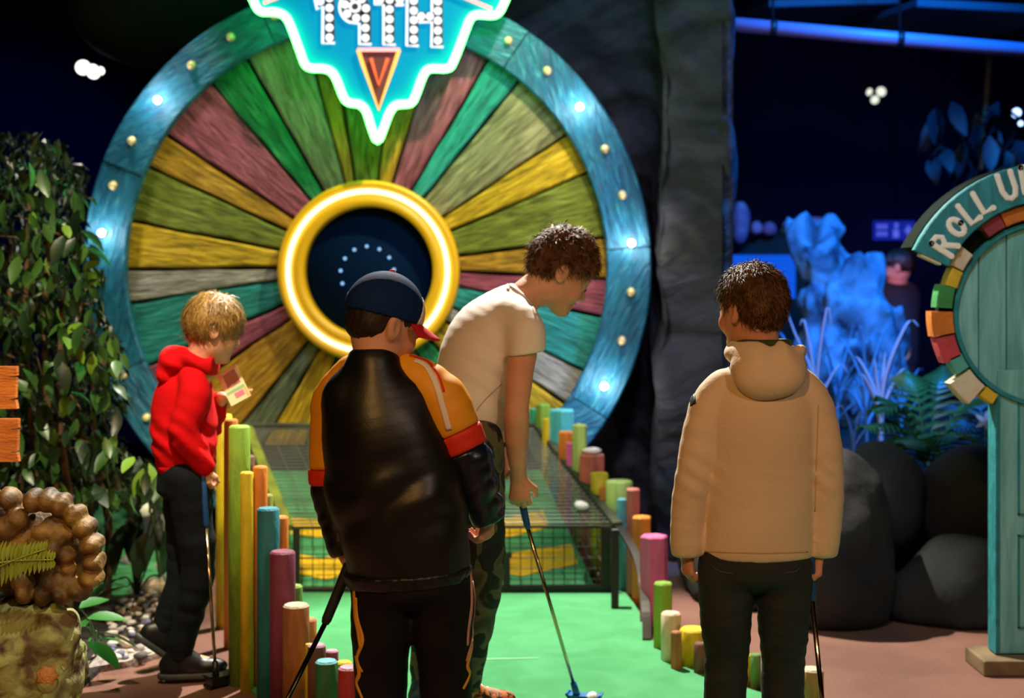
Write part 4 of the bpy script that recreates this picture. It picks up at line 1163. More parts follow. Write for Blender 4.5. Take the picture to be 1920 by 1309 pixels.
# brim: curved plate
vs, fs = [], []
nb, mb = 18, 6
for lvl in (0, 1):
    for i in range(nb + 1):
        a = math.radians(-74 + 148 * i / nb)
        for j in range(mb + 1):
            t = j / mb
            e = math.cos(a) ** 0.8
            r = 0.092 * math.sin(a) * (1 + 0.02 * t); f = 0.094 * math.cos(a) + 0.070 * t * e
            u = 0.008 - 0.026 * t * e - 1.8 * r * r * (0.6 + t) - 0.004 * lvl
            vs.append(HK.p(r, f, u) - B.location)
st_ = (nb + 1) * (mb + 1)
ix = lambda l, i, j: l * st_ + i * (mb + 1) + j
for i in range(nb):
    for j in range(mb):
        fs.append((ix(0, i, j), ix(0, i + 1, j), ix(0, i + 1, j + 1), ix(0, i, j + 1))); fs.append((ix(1, i, j), ix(1, i, j + 1), ix(1, i + 1, j + 1), ix(1, i + 1, j)))
    fs.append((ix(0, i, mb), ix(0, i + 1, mb), ix(1, i + 1, mb), ix(1, i, mb)))
obj('cap_brim', fix(me('cap_brim', vs, fs, True)), M_brim, B).parent = capo
bt = lathe_mesh('cap_button', [(0, 0.006), (0.006, 0.005), (0.0085, 0.0), (0.008, -0.004)], 10)
bo = obj('cap_button', bt, M_brim, capo, HK.p(0, -0.002, 0.118) - B.location); bo.rotation_euler = HK.U.to_track_quat('Z', 'Y').to_euler()
# jacket body
M_satin = mat('black_satin', rgb(13, 12, 9), 0.42, spec=0.55, bump=0.05, bscale=200)
M_satnavy = mat('navy_satin', rgb(14, 24, 44), 0.32, spec=0.6, bump=0.05, bscale=200)
M_jyel = mat('jacket_yellow', rgb(238, 162, 24), 0.55, bump=0.05, bscale=200); M_jred = mat('jacket_red', rgb(214, 44, 16), 0.6)
F = Field(*bounds([pb(560, 630, -0.25), pb(960, 1120, 0.25)], 0.02), 0.0062)
F.loft([(pb(765, 1082, 0.0), (0.152, 0.112)), (pb(764, 1035), (0.160, 0.120)), (pb(750, 960), (0.168, 0.126)), (pb(728, 860), (0.160, 0.118)), (pb(708, 775), (0.136, 0.106)), (pb(700, 705), (0.082, 0.076)), (pb(699, 672), (0.062, 0.058))], (1, 0, 0), 0.03, 0.3)
F.cone(pb(652, 745, 0.0), pb(776, 752, 0.01), 0.060, 0.058, 0.04)
F.chain([pb(699, 678, 0.0), pb(698, 650, 0.01)], [0.058, 0.056], 0.02)
F.displace(fold_fn(0.004, 6, (1.5, 1.0, 0.5), 4.0))
F.displace(lambda x, y, z: 0.009 * (1 - 2 * np.abs(vnoise(x * 7 + z * 5 + 2, y * 5, z * 11 - x * 7))) * np.clip((1.02 - z) * 5, 0, 1))
F.displace(lambda x, y, z: 0.006 * (1 - 2 * np.abs(vnoise(x * 5 + z * 5, y * 3, z * 9 - x * 6))) * np.exp(-((z - 0.86) / 0.13) ** 2))
F.cut(pb(765, 1082), (0.06, 0, -1), 0.008); F.cut(pb(702, 650), (-0.1, 0, 1), 0.006)
oJ, vJ, qJ = field_obj('jacket', F, M_satin, B, 6)
# ribbed hem band
F = Field(*bounds([pb(600, 1040, -0.2), pb(930, 1110, 0.2)], 0.03), 0.0055)
F.loft([(pb(765, 1098, 0.0), (0.146, 0.108)), (pb(764, 1068), (0.156, 0.116))], (1, 0, 0), 0.02, 0.2)
F.cut(pb(765, 1093), (0.06, 0, -1), 0.004); F.cut(pb(765, 1066), (-0.06, 0, 1), 0.004)
F.displace(lambda x, y, z: 0.0012 * np.sin(np.arctan2(x - B.location.x, y - YB) * 110))
field_obj('hem_band', F, M_satin, B)
# sleeves: yellow raglan, red band, dark forearm
armR = [pb(764, 700, 0.02), pb(826, 748, 0.0), pb(856, 812, 0.005), pb(884, 880, 0.01), pb(897, 925, 0.03), pb(913, 965, 0.06)]
radR = [0.050, 0.066, 0.062, 0.055, 0.050, 0.043]
armL = [pb(662, 700, 0.05), pb(626, 748, 0.06), pb(615, 820, 0.06), pb(616, 900, 0.05), pb(628, 970, 0.05), pb(648, 1030, 0.04)]
radL = [0.050, 0.050, 0.047, 0.046, 0.044, 0.041]
def sleeve(name, pts, rads, m, c0, c1, grow, seed, amp=0.004):
    F = Field(*bounds(pts, 0.1), 0.0055)
    F.chain(pts, [r + grow for r in rads], 0.02)
    F.displace(fold_fn(amp, 9, (0.7, 0.7, 1.5), seed))
    if name == 'sleeve_lower': F.displace(lambda x, y, z: 0.006 * (1 - 2 * np.abs(vnoise(x * 9 + seed, y * 9, z * 22 - x * 14))) * np.clip((1.12 - z) * 8, 0, 1)); F.cut(pts[-1] + (pts[-1] - pts[-2]).normalized() * 0.012, pts[-1] - pts[-2], 0.006)
    if c0: F.cut(*c0, 0.004)
    if c1: F.cut(*c1, 0.004)
    return field_obj(name, F, m, B)
dR = (armR[3] - armR[1]).normalized(); nR = V((0.55, 0, -0.83))
bR0 = pb(838, 818, 0); bR1 = pb(856, 852, 0); dnR = V((0.42, 0.0, -0.91))
oS, vS, qS = sleeve('sleeve_yellow', armR[:4], radR[:4], M_jyel, (bR0, dnR), None, 0.0, 1.0); bS = bvh_of(vS, qS)
sleeve('sleeve_band', armR[1:5], radR[1:5], M_jred, (bR0, -dnR), (bR1, dnR), 0.002, 2.0, 0.002)
sleeve('sleeve_lower', armR[2:], [r + 0.0 for r in radR[2:]], M_satnavy, (bR1, -dnR), None, 0.0, 3.0, 0.008)
bL0 = pb(606, 884, 0); bL1 = pb(610, 914, 0); dnL = V((0.05, 0, -1))
sleeve('sleeve_yellow', armL[:4], radL[:4], M_jyel, (bL0, dnL), None, 0.0, 5.0)
sleeve('sleeve_band', armL[2:5], radL[2:5], M_jred, (bL0, -dnL), (bL1, dnL), 0.002, 6.0, 0.002)
sleeve('sleeve_lower', armL[2:], radL[2:], M_satin, (bL1, -dnL), None, 0.0, 7.0, 0.006)
M_white = mat('stripe_white', rgb(236, 226, 214), 0.6)
decal('sleeve_stripe', [(778, 676), (800, 688), (818, 722), (830, 762), (842, 806)], 0.014, bS, M_white, B, 0.002, YB)
decal('sleeve_piping', [(768, 668), (800, 678), (822, 706), (832, 735)], 0.005, bS, M_jred, B, 0.003, YB)
M_blackpant = mat('black_trousers', rgb(11, 11, 11), 0.7, spec=0.25, bump=0.05, bscale=100)
F = Field(*bounds([pb(640, 1030, -0.2), V((pb(640, 1000).x, YB + 0.25, 0.05)), pb(920, 1030, 0.2)], 0.03), 0.0062)
F.loft([(pb(768, 1050), (0.132, 0.10)), (pb(770, 1100), (0.138, 0.105))], (1, 0, 0), 0.03)
for q, kx in (('L', -1), ('R', 1)):
    F.chain([JB['h' + q], pb(714 if kx < 0 else 832, 1190, 0.01), JB['k' + q], V(JB['k' + q]).lerp(V(JB['a' + q]), 0.5), JB['a' + q]], [0.078, 0.072, 0.064, 0.058, 0.052], 0.018)
F.displace(fold_fn(0.005, 7, (0.8, 0.8, 1.8), 8.0)); F.cut((0, 0, 0.085), (0, 0, -1))
oT, vT, qT = field_obj('trousers', F, M_blackpant, B); bT = bvh_of(vT, qT)
M_syel = mat('stripe_gold', rgb(238, 170, 40), 0.6); M_slil = mat('stripe_lilac', rgb(206, 150, 140), 0.6)
for pts, m in (([(664, 1090), (666, 1150), (672, 1185), (676, 1215)], M_syel), ([(667, 1120), (670, 1160), (680, 1200), (670, 1235), (680, 1260)], M_syel), ([(668, 1230), (674, 1262), (669, 1280), (676, 1300), (680, 1309)], M_syel),
               ([(882, 1072), (884, 1130), (878, 1180), (876, 1210)], M_slil), ([(888, 1090), (890, 1150), (884, 1200), (874, 1240)], M_slil), ([(888, 1200), (880, 1230), (876, 1250), (880, 1265), (868, 1292)], M_syel)):
    decal('trouser_stripe', pts, (0.013, 0.006), bT, m, B, 0.0016, YB)
for q in 'LR': shoe(B, JB['a' + q], JB['foot' + q], M_blackshoe, M_sole)
gt = pb(652, 1066, 0.03); ge = pb(609, 1170, 0.0); dirp = (P(540, 1309, YB - 0.03) - ge).normalized(); ft = ge + dirp * ((ge.z - 0.03) / -dirp.z)
putter(None, gt + (gt - ge).normalized() * 0.05, ge, ft, M_gripblack, M_darkshaft, M_headblack, 'putter with a black grip slanting from the left hand of the cap boy', (-0.8, 0.5, 0), gr=0.0135)

# ------------------------------------------------------------------ C: white T-shirt, bending over his putter
YC = 4.41; pc = lambda x, y, d=0.0: P(x, y, YC + d)
C = thing('person', (pc(845, 1000).x, YC, 0), 'boy in a white T-shirt and camouflage trousers bending over to putt', 'person')
HC = Head(pc(1050, 506, 0.10), (0.80, 0.25, -0.58), (0.55, 0.10, 0.80), 1.06)
JC = dict(neck=pc(985, 556, 0.06), sL=pc(925, 610, 0.19), sR=pc(984, 628, -0.09), eL=pc(925, 735, 0.22), eR=pc(968, 775, -0.11), wL=pc(936, 845, 0.14), wR=pc(972, 893, 0.0),
          pelvis=pc(872, 812, 0.03), chest=pc(918, 650, 0.05), hL=pc(845, 835, 0.11), hR=pc(893, 835, -0.06), kL=pc(812, 1080, 0.13), kR=pc(906, 1075, -0.04), aL=V((pc(792, 900).x, YC + 0.10, 0.095)), aR=V((pc(868, 900).x, YC + 0.02, 0.095)),
          footL=V((0.45, 0.75, 0)), footR=V((0.85, 0.40, 0)), rv=(0.45, -0.9, 0), s=1.05,
          handL=((0.25, -0.1, -1), (0.5, -0.8, 0), (0.6, 0.4, -0.2), 0.95, 0.95), handR=((0.06, 0.05, -1), (0.1, 0.95, 0), (0.95, -0.15, 0), 0.98, 0.85))
make_body(C, JC, HC)
M_hairC = mat('hair_mid_brown', rgb(116, 78, 50), 0.55, col2=rgb(62, 40, 26), scale=40, spec=0.2)
make_hair(C, HC, M_hairC, 0.013, 0.058, -0.080, 3600, 0.038, (0.0, 0.55, -0.5), 0.5, 9, 0.006, top=0.010)
M_tee = mat('white_cotton', rgb(232, 222, 214), 0.8, bump=0.06, bscale=150)
F = Field(*bounds([pc(780, 500, -0.3), pc(1050, 840, 0.4)], 0.03), 0.0055)
sv = V((0.35, -0.94, 0.0))
F.loft([(pc(884, 812, 0.03), (0.118, 0.098)), (pc(885, 760, 0.03), (0.130, 0.108)), (pc(893, 690, 0.04), (0.148, 0.122)), (pc(916, 630, 0.05), (0.155, 0.118)), (pc(950, 585, 0.06), (0.135, 0.085)), (pc(978, 560, 0.065), (0.070, 0.058))], sv, 0.035, 0.35)
F.displace(lambda x, y, z: 0.0065 * np.sin((z * 0.8 + x * 0.75) * 85 + 3.5 * vnoise(x * 6, y * 6, z * 6)) * np.clip((x + 0.18) * 5, 0.1, 1) * np.exp(-((z - 1.05) / 0.16) ** 2) + 0.004 * vnoise(x * 11, y * 11, z * 11))
F.cut(pc(893, 806, 0.03), (-0.12, 0, -1), 0.006)
for pts, nrm_ in (([pc(962, 590, -0.04), pc(985, 622, -0.09), pc(984, 690, -0.105)], (0.14, 0, -1)), ([pc(930, 590, 0.15), pc(925, 620, 0.19), pc(925, 700, 0.21)], (0, 0, -1))):
    G = Field(F.lo, [a_[-1] for a_ in F.ax], F.h); G.ax = F.ax; G.D = np.full(F.D.shape, 1.0, np.float32)
    G.chain(pts, [0.056, 0.062, 0.060], 0.02)
    G.displace(fold_fn(0.004, 9, (1.2, 1.2, 0.6), 3.0)); G.cut(pts[0].lerp(pts[2], 0.0) * 0 + P(984 if nrm_[0] else 925, 664, YC - 0.1), nrm_, 0.005)
    hh = np.maximum(0.03 - np.abs(F.D - G.D), 0) / 0.03; F.D = np.minimum(F.D, G.D) - hh * hh * 0.03 * 0.25
oJ, vJ, qJ = field_obj('t_shirt', F, M_tee, C, 5); bTee = bvh_of(vJ, qJ)
decal('neck_rib', [(950, 531), (966, 542), (985, 558), (998, 575), (1003, 590)], 0.010, bTee, M_tee, C, 0.003, YC)
decal('side_seam', [(940, 720), (905, 755), (880, 790)], 0.0025, bTee, mat('tee_seam', rgb(170, 150, 140), 0.8), C, 0.0006, YC)
M_camo = mat('camouflage', rgb(98, 92, 66), 0.8, col2=rgb(22, 22, 18), scale=11, contrast=(0.50, 0.53), detail=1.5, dist=0.8, dirt=rgb(60, 60, 42))
F = Field(*bounds([pc(750, 780, -0.2), V((pc(760, 1000).x, YC + 0.25, 0.06)), pc(960, 780, 0.3)], 0.03), 0.0062)
F.loft([(pc(880, 800, 0.03), (0.115, 0.10)), (pc(872, 850, 0.03), (0.128, 0.115))], sv, 0.03)
for q in 'LR':
    F.chain([JC['h' + q], V(JC['h' + q]).lerp(V(JC['k' + q]), 0.5), JC['k' + q], V(JC['k' + q]).lerp(V(JC['a' + q]), 0.5), JC['a' + q]], [0.088, 0.080, 0.066, 0.058, 0.045], 0.02)
F.displace(fold_fn(0.005, 7, (0.8, 0.8, 1.8), 12.0)); F.cut((0, 0, 0.10), (0, 0, -1))
field_obj('trousers', F, M_camo, C)
M_shoeor = mat('orange_shoe', rgb(206, 110, 50), 0.6, col2=rgb(34, 26, 22), scale=55, contrast=(0.44, 0.5)); M_shoeteal = mat('teal_shoe', rgb(16, 70, 84), 0.5)
oS, gS, axS = shoe(C, JC['aR'], JC['footR'], M_shoeor, mat('white_sole', rgb(220, 210, 196), 0.6))
for i in range(4):
    r_, f_, u_ = axS; c = gS + f_ * (0.062 + 0.020 * i) + u_ * (0.086 - 0.009 * i)
    obj('lace', tube_mesh('lace', [c - r_ * 0.024 - u_ * 0.008 - C.location, c + u_ * 0.003 - C.location, c + r_ * 0.024 - u_ * 0.008 - C.location], 0.0035, 6), M_white, C).parent = C
shoe(C, JC['aL'], JC['footL'], M_shoeteal, M_sole)
ge = P(990, 992, YC + 0.06); ft = ground(1083, 1308, 0.03); gt = P(981, 950, YC + 0.04)
putter(None, P(955, 838, YC + 0.06), ge, ft, M_gripblue, M_chrome, M_headblue, 'putter with a blue grip and blue head held by the white T-shirt boy', (1, -0.25, 0))

wd_ = (V(JC['wL']) - V(JC['eL'])).normalized(); wu = wd_.orthogonal().normalized(); wv = wd_.cross(wu); wc = V(JC['wL']) - wd_ * 0.012 - C.location
obj('watch_strap', tube_mesh('watch_strap', [wc + (wu * math.cos(2 * PI * i / 16) + wv * math.sin(2 * PI * i / 16)) * 0.027 for i in range(16)], 0.007, 6, True), M_patch, C)
# ------------------------------------------------------------------ D: red hoodie, reading a scorecard
YD = 4.9; pd = lambda x, y, d=0.0: P(x, y, YD + d)
Dp = thing('person', (pd(345, 1000).x, YD, 0), 'fair-haired boy in a red hoodie and dark jeans looking down at a scorecard', 'person')
HD = Head(pd(399, 614, 0.03), (0.84, 0.42, -0.32), (0.28, 0.10, 1), 0.95)
JD = dict(neck=pd(373, 686, 0.02), sL=pd(352, 722, 0.15), sR=pd(366, 730, -0.07), eL=pd(385, 815, 0.20), eR=pd(338, 806, -0.10), wL=pd(415, 745, 0.12), wR=pd(384, 872, -0.08),
          pelvis=pd(348, 872, 0.02), chest=pd(350, 740, 0.03), hL=pd(346, 895, 0.07), hR=pd(354, 895, -0.05), kL=pd(345, 1075, 0.08), kR=pd(372, 1070, -0.04), aL=V((pd(298, 900).x, YD + 0.06, 0.155)), aR=V((pd(338, 900).x, YD - 0.02, 0.085)),
          footL=V((0.75, 0.35, -0.65)), footR=V((0.9, 0.2, 0)), rv=(0.25, -0.97, 0), s=0.86,
          handL=((0.85, 0.1, -0.1), (0.1, 0.2, 1), (-0.3, 1, 0.1), 0.8, 0.45), handR=((-0.05, 0.05, -1), (0.5, 0.8, 0), (0.8, -0.4, 0), 0.82, 1.0))
make_body(Dp, JD, HD)
M_hairD = mat('hair_fair', rgb(168, 128, 62), 0.45, col2=rgb(118, 84, 40), scale=40, spec=0.5)
make_hair(Dp, HD, M_hairD, 0.016, 0.026, -0.070, 3600, 0.055, (0.0, 0.30, -0.8), 0.06, 11, 0.003, top=0.004)
M_red = mat('red_fleece', rgb(200, 6, 14), 0.9, bump=0.08, bscale=160, spec=0.15)
F = Field(*bounds([pd(250, 620, -0.3), pd(470, 920, 0.35)], 0.03), 0.0055)
sv = V((0.25, -0.97, 0))
F.loft([(pd(350, 878, 0.02), (0.118, 0.098)), (pd(346, 830, 0.02), (0.130, 0.112)), (pd(344, 770, 0.03), (0.126, 0.110)), (pd(352, 722, 0.03), (0.116, 0.092)), (pd(368, 690, 0.02), (0.066, 0.060))], sv, 0.03, 0.35)
F.chain([pd(360, 712, -0.05), pd(364, 742, -0.09), pd(342, 808, -0.115), pd(364, 846, -0.105), pd(384, 876, -0.085)], [0.050, 0.056, 0.050, 0.044, 0.036], 0.012)
F.chain([pd(356, 715, 0.12), pd(356, 735, 0.17), pd(386, 812, 0.20), pd(408, 752, 0.14)], [0.048, 0.054, 0.048, 0.036], 0.025)
F.cut(pd(350, 882, 0.02), (-0.2, 0, -1), 0.006) if False else None
X, Y_, Z = np.meshgrid(F.ax[0], F.ax[1], F.ax[2], indexing='ij', sparse=True)
hz = pd(350, 884, 0).z
F.D = np.maximum(F.D, np.minimum(-(Z - hz) + 0.2 * -(X - pd(350, 884).x), 1.0) * np.ones_like(F.D) * 1.0).astype(np.float32) if False else F.D
F.displace(lambda x, y, z: 0.005 * np.sin(z * 90 + x * 75 + 3 * vnoise(x * 7, y * 7, z * 7)) * np.exp(-((z - 0.83) / 0.075) ** 2) + 0.0045 * (1 - 2 * np.abs(vnoise(x * 8 + 3, y * 8, z * 10))))
field_obj('hoodie', F, M_red, Dp, 3)
F = Field(*bounds([pd(285, 630, -0.2), pd(420, 740, 0.3)], 0.03), 0.005)
for t in range(16):
    a0, a1 = 2 * PI * t / 16, 2 * PI * (t + 1) / 16
    c = lambda a: pd(370, 677, 0.02) + V((0.066 * math.cos(a), 0.074 * math.sin(a), -0.018 * math.cos(a)))
    F.cone(c(a0), c(a1), 0.024, 0.024, 0.015)
F.ell(pd(330, 676, 0.02), (nvec(0.8, 0, 0.6), (0, 1, 0), nvec(-0.6, 0, 0.8)), (0.062, 0.088, 0.052), 0.03)
F.ell(pd(312, 700, 0.0), (nvec(0.8, 0, 0.6), (0, 1, 0), nvec(-0.6, 0, 0.8)), (0.032, 0.06, 0.042), 0.03)
F.ell(pd(352, 652, 0.03), ((1, 0, 0), (0, 1, 0), (0, 0, 1)), (0.058, 0.062, 0.045), 0.01, 's')
F.displace(lambda x, y, z: 0.005 * np.sin(x * 70 + z * 60 + 3 * vnoise(x * 9, y * 9, z * 9)))
field_obj('hood', F, M_red, Dp)
# cuff and waistband
F = Field(*bounds([pd(290, 850, -0.2), pd(430, 910, 0.25)], 0.03), 0.005)
F.loft([(pd(351, 888, 0.02), (0.110, 0.094)), (pd(349, 870, 0.02), (0.122, 0.104))], sv, 0.02, 0.2)
F.displace(lambda x, y, z: 0.001 * np.sin(np.arctan2(x - Dp.location.x, y - YD) * 100))
field_obj('waistband', F, M_red, Dp)
M_jeanD = mat('navy_jeans', rgb(12, 20, 28), 0.85, spec=0.25, col2=rgb(7, 11, 16), scale=8, bump=0.15, bscale=120)
F = Field(*bounds([pd(270, 860, -0.2), V((pd(270, 1000).x, YD + 0.2, 0.06)), pd(430, 860, 0.25)], 0.04), 0.0058)
F.loft([(pd(349, 875, 0.02), (0.106, 0.094)), (pd(349, 915, 0.02), (0.116, 0.10))], sv, 0.03)
for q in 'LR':
    F.chain([JD['h' + q], V(JD['h' + q]).lerp(V(JD['k' + q]), 0.5), JD['k' + q], V(JD['k' + q]).lerp(V(JD['a' + q]), 0.5), V(JD['a' + q]) + V((0, 0, 0.01))], [0.078, 0.068, 0.058, 0.052, 0.042], 0.02)
F.displace(fold_fn(0.005, 8, (0.8, 0.8, 1.8), 15.0)); F.cut((0, 0, 0.07), (0, 0, -1))
field_obj('jeans', F, M_jeanD, Dp)
M_solegrey = mat('grey_sole', rgb(60, 58, 54), 0.7)
shoe(Dp, JD['aR'], JD['footR'], M_blackshoe, M_solegrey, s=0.92)
shoe(Dp, JD['aL'], JD['footL'], M_blackshoe, M_solegrey, s=0.92)
gt = pd(381, 900, -0.09); ge = pd(387, 990, -0.09); ft = V(ground(404, 1246, 0.03)); ft = P(405, 1246, YD - 0.09); ft.z = 0.035
putter(None, gt + (gt - ge).normalized() * 0.02, ge, ft, M_gripblue, M_chrome, M_headblack, 'putter with a blue grip and black head in the hand of the red hoodie boy', (0.6, 0.6, 0), gr=0.011)
# scorecard in his far hand
card = thing('scorecard', pd(438, 725, 0.10), 'pale printed scorecard held by the boy in the red hoodie', 'card')
ca, cb, cc, cd = [P(x, y, YD + dd) - card.location for x, y, dd in ((406, 705, 0.12), (442, 683, 0.13), (471, 742, 0.06), (434, 762, 0.05))]
cn = (cb - ca).cross(cd - ca).normalized(); cn = cn if cn.y < 0 else -cn
def quad_at(name, u0, v0, u1, v1, off, m, par):
    g = lambda u, v: ca.lerp(cb, u).lerp(cd.lerp(cc, u), v)
    c4 = [g(u0, v0), g(u1, v0), g(u1, v1), g(u0, v1)]
    vs = [p + cn * (off + 0.0006) for p in c4] + [p + cn * (off - 0.0006) for p in c4]
    return obj(name, fix(me(name, vs, [(0, 1, 2, 3), (7, 6, 5, 4), (0, 4, 5, 1), (1, 5, 6, 2), (2, 6, 7, 3), (3, 7, 4, 0)])), m, par)
quad_at('card_sheet', 0, 0, 1, 1, 0, mat('card_paper', rgb(226, 206, 160), 0.7), card)
quad_at('card_table', 0.22, 0.10, 0.86, 0.52, 0.0014, mat('card_print_brown', rgb(168, 118, 100), 0.7), card)
quad_at('card_stripe', 0.05, 0.60, 0.95, 0.68, 0.0014, mat('card_print_green', rgb(130, 180, 130), 0.7), card)
quad_at('card_blob', 0.35, 0.72, 0.80, 0.88, 0.0014, mat('card_print_pink', rgb(232, 110, 140), 0.7), card)
quad_at('card_edge', 0.85, 0.70, 0.97, 0.96, 0.0014, mat('card_print_orange', rgb(232, 170, 110), 0.7), card)
# ================================================================== the plants and rocks at the left
M_bark = mat('bark', rgb(104, 72, 40), 0.8, col2=rgb(58, 40, 24), scale=10, stretch=(1, 1, 0.3))
M_leaf = mat('leaf_green', rgb(62, 100, 36), 0.38, col2=rgb(36, 66, 26), scale=3, spec=0.6)
M_leaf_b = mat('leaf_yellow_green', rgb(104, 138, 40), 0.4, spec=0.6)
M_leafdark = mat('leaf_dark', rgb(26, 50, 24), 0.4, col2=rgb(18, 36, 18), scale=4, spec=0.6)
def leaf_data(name, L, W, fold=0.25, droop=0.2, m=None, n=4):
    vs, fs = [], []
    for i in range(n + 1):
        t = i / n; w = W / 2 * math.sin(PI * min(1, t * 0.94 + 0.03)) ** 0.85 * (1.15 - 0.3 * t)
        z = -droop * L * t * t
        vs += [(-w, L * t, z + w * fold), (0, L * t, z), (w, L * t, z + w * fold)]
    for i in range(n):
        a = 3 * i; fs += [(a, a + 1, a + 4, a + 3), (a + 1, a + 2, a + 5, a + 4)]
    d = me(name, vs, fs, True)
    if m: d.materials.append(m)
    return d
def inside(poly, x, y):
    c = False; n = len(poly)
    for i in range(n):
        x0, y0 = poly[i]; x1, y1 = poly[i - 1]
        if (y0 > y) != (y1 > y) and x < (x1 - x0) * (y - y0) / (y1 - y0) + x0: c = not c
    return c
tree = thing('ficus_tree', (-1.85, 5.85, 0), 'leafy green ficus tree with hanging leaves at the left of the wheel', 'tree')
crown = [(-60, 250), (60, 240), (120, 260), (165, 330), (160, 420), (195, 500), (185, 590), (235, 640), (238, 760), (205, 800), (255, 850), (325, 890), (300, 940), (-60, 960)]
LV = [leaf_data('leaf', l, w_, f, d_, m_) for l, w_, f, d_, m_ in ((0.095, 0.044, 0.3, 0.25, M_leaf), (0.080, 0.040, 0.25, 0.35, M_leaf), (0.105, 0.050, 0.3, 0.3, M_leafdark), (0.088, 0.046, 0.2, 0.2, M_leaf_b))]
def leaf_rot(): return (random.uniform(-1.7, -0.2), random.uniform(-0.5, 0.5), random.uniform(0, 2 * PI))
cnt = 0; stuff_v, stuff_f = [], []
while cnt < 300:
    x, y = random.uniform(-30, 330), random.uniform(240, 960)
    if not inside(crown, x, y) or (y < 330 and random.random() < 0.5): continue
    Y = random.uniform(5.3, 5.7)
    k = random.choices((0, 1, 2, 3), (5, 5, 3, 1.3))[0]
    sc_ = random.uniform(0.8, 1.25)
    o = obj('leaf', LV[k], None, tree, P(x, y, Y) - tree.location, leaf_rot()); o.scale = (sc_,) * 3; cnt += 1
cnt = 0
base_l = [(-0.5, 0, 0.1), (0, 0, 0), (0.5, 0, 0.1)]
while cnt < 2600:
    x, y = random.uniform(-60, 330), random.uniform(200, 960)
    if not inside(crown, x, y): continue
    Y = random.uniform(5.7, 6.7)
    R = Matrix.LocRotScale(P(x, y, Y) - tree.location, __import__('mathutils').Euler(leaf_rot()), (1, 1, 1))
    b = len(stuff_v); L, W = random.uniform(0.055, 0.085), random.uniform(0.026, 0.040)
    for vx in ((0, 0, 0), (-W / 2, L * 0.45, 0.006), (0, L * 0.5, 0), (W / 2, L * 0.45, 0.006), (0, L, -0.015)): stuff_v.append(R @ V(vx))
    stuff_f += [(b, b + 2, b + 1), (b, b + 3, b + 2), (b + 1, b + 2, b + 4), (b + 2, b + 3, b + 4)]; cnt += 1
tag(obj('foliage', me('foliage', stuff_v, stuff_f), M_leafdark, tree), 'dense dark leaves deeper in the crown', kind='stuff')
for x0, x1, ytop, Y in ((95, 92, 420, 5.75), (125, 118, 560, 5.65), (60, 55, 380, 5.9), (160, 150, 560, 6.0), (30, 22, 420, 6.1), (200, 175, 620, 6.1)):
    a = P(x0, 1080, Y); a.z = 0; b = P(x1, ytop, Y)
    pts = curve([a, a.lerp(b, 0.3) + V((0.02, 0.02, 0)), a.lerp(b, 0.65) + V((-0.02, 0, 0)), b], 5)
    n = len(pts)
    obj('trunk', tube_mesh('trunk', [p - tree.location for p in pts], [0.022 - 0.014 * i / n for i in range(n)], 7), M_bark, tree)
# twigs
for i in range(26):
    x, y = random.uniform(0, 220), random.uniform(380, 880)
    if not inside(crown, x, y): continue
    a = P(x, y, random.uniform(5.5, 6.0)); d = V((random.uniform(-1, 1), random.uniform(-0.4, 0.2), random.uniform(-0.6, 0.5))).normalized()
    obj('twig', tube_mesh('twig', [a - tree.location, a + d * 0.1 - tree.location, a + d * 0.2 - V((0, 0, 0.03)) - tree.location], [0.004, 0.003, 0.0015], 5), M_bark, tree)

M_bed = mat('bed_soil', rgb(40, 32, 26), 0.95, col2=rgb(22, 18, 15), scale=12, bump=0.5, bscale=40)
bedp = [ground(x, y) for x, y in ((140, 1305), (200, 1250), (310, 1228), (350, 1185), (352, 1120), (300, 1092), (-20, 1092), (-20, 1305))]
tag(slab('planting_soil', [(p.x, p.y) for p in bedp], 0, 0.02, M_bed), kind='structure')
grav = [ground(x, y) for x, y in ((150, 1268), (180, 1235), (315, 1216), (330, 1226), (250, 1250))]
tag(slab('gravel_strip', [(p.x, p.y) for p in grav], 0.0, 0.024, mat('gravel', rgb(190, 176, 168), 0.9, col2=rgb(130, 118, 116), scale=60, contrast=(0.4, 0.6), bump=0.5, bscale=90)), kind='structure')

PEB = []
for k in range(6):
    bm = bmesh.new(); bmesh.ops.create_icosphere(bm, subdivisions=1, radius=1)
    for v in bm.verts:
        v.co = v.co * random.uniform(0.82, 1.12); v.co.z *= 0.62; v.co.x *= 1.15
    d = bpy.data.meshes.new('pebble'); bm.to_mesh(d); bm.free()
    for p in d.polygons: p.use_smooth = True
    d.materials.append(mat('pebble_%s' % ('grey', 'pale', 'tan', 'dark', 'white', 'blue')[k], rgb(*((150, 140, 138), (196, 186, 180), (176, 150, 128), (84, 80, 84), (214, 208, 200), (96, 96, 130))[k]), 0.7, bump=0.3, bscale=30)); PEB.append(d)
pebs = 0; tries = 0; pebl = []; pebpoly = [(200, 1240), (205, 1170), (240, 1110), (300, 1085), (345, 1100), (345, 1180), (320, 1215), (260, 1240)]
while pebs < 130:
    x, y = random.uniform(195, 350), random.uniform(1085, 1245)
    if not inside(pebpoly, x, y): continue
    g = ground(x, y, 0.02); s_ = random.uniform(0.014, 0.030); tries += 1
    if tries < 6000 and any(math.hypot(g.x - q[0], g.y - q[1]) < (s_ + q[2]) * 1.16 for q in pebl): continue
    pebl.append((g.x, g.y, s_)); kk = random.randrange(6)
    o = obj('pebble', PEB[kk], None, None, (g.x, g.y, 0.02 + s_ * 0.5), (random.uniform(-0.3, 0.3), random.uniform(-0.3, 0.3), random.uniform(0, 6))); o.scale = (s_,) * 3
    tag(o, 'small %s rounded pebble in the heap behind the red hoodie boy legs' % ('grey', 'pale grey', 'tan', 'dark grey', 'white', 'bluish')[kk], 'pebble', 'pebbles heaped beside the planting bed'); pebs += 1
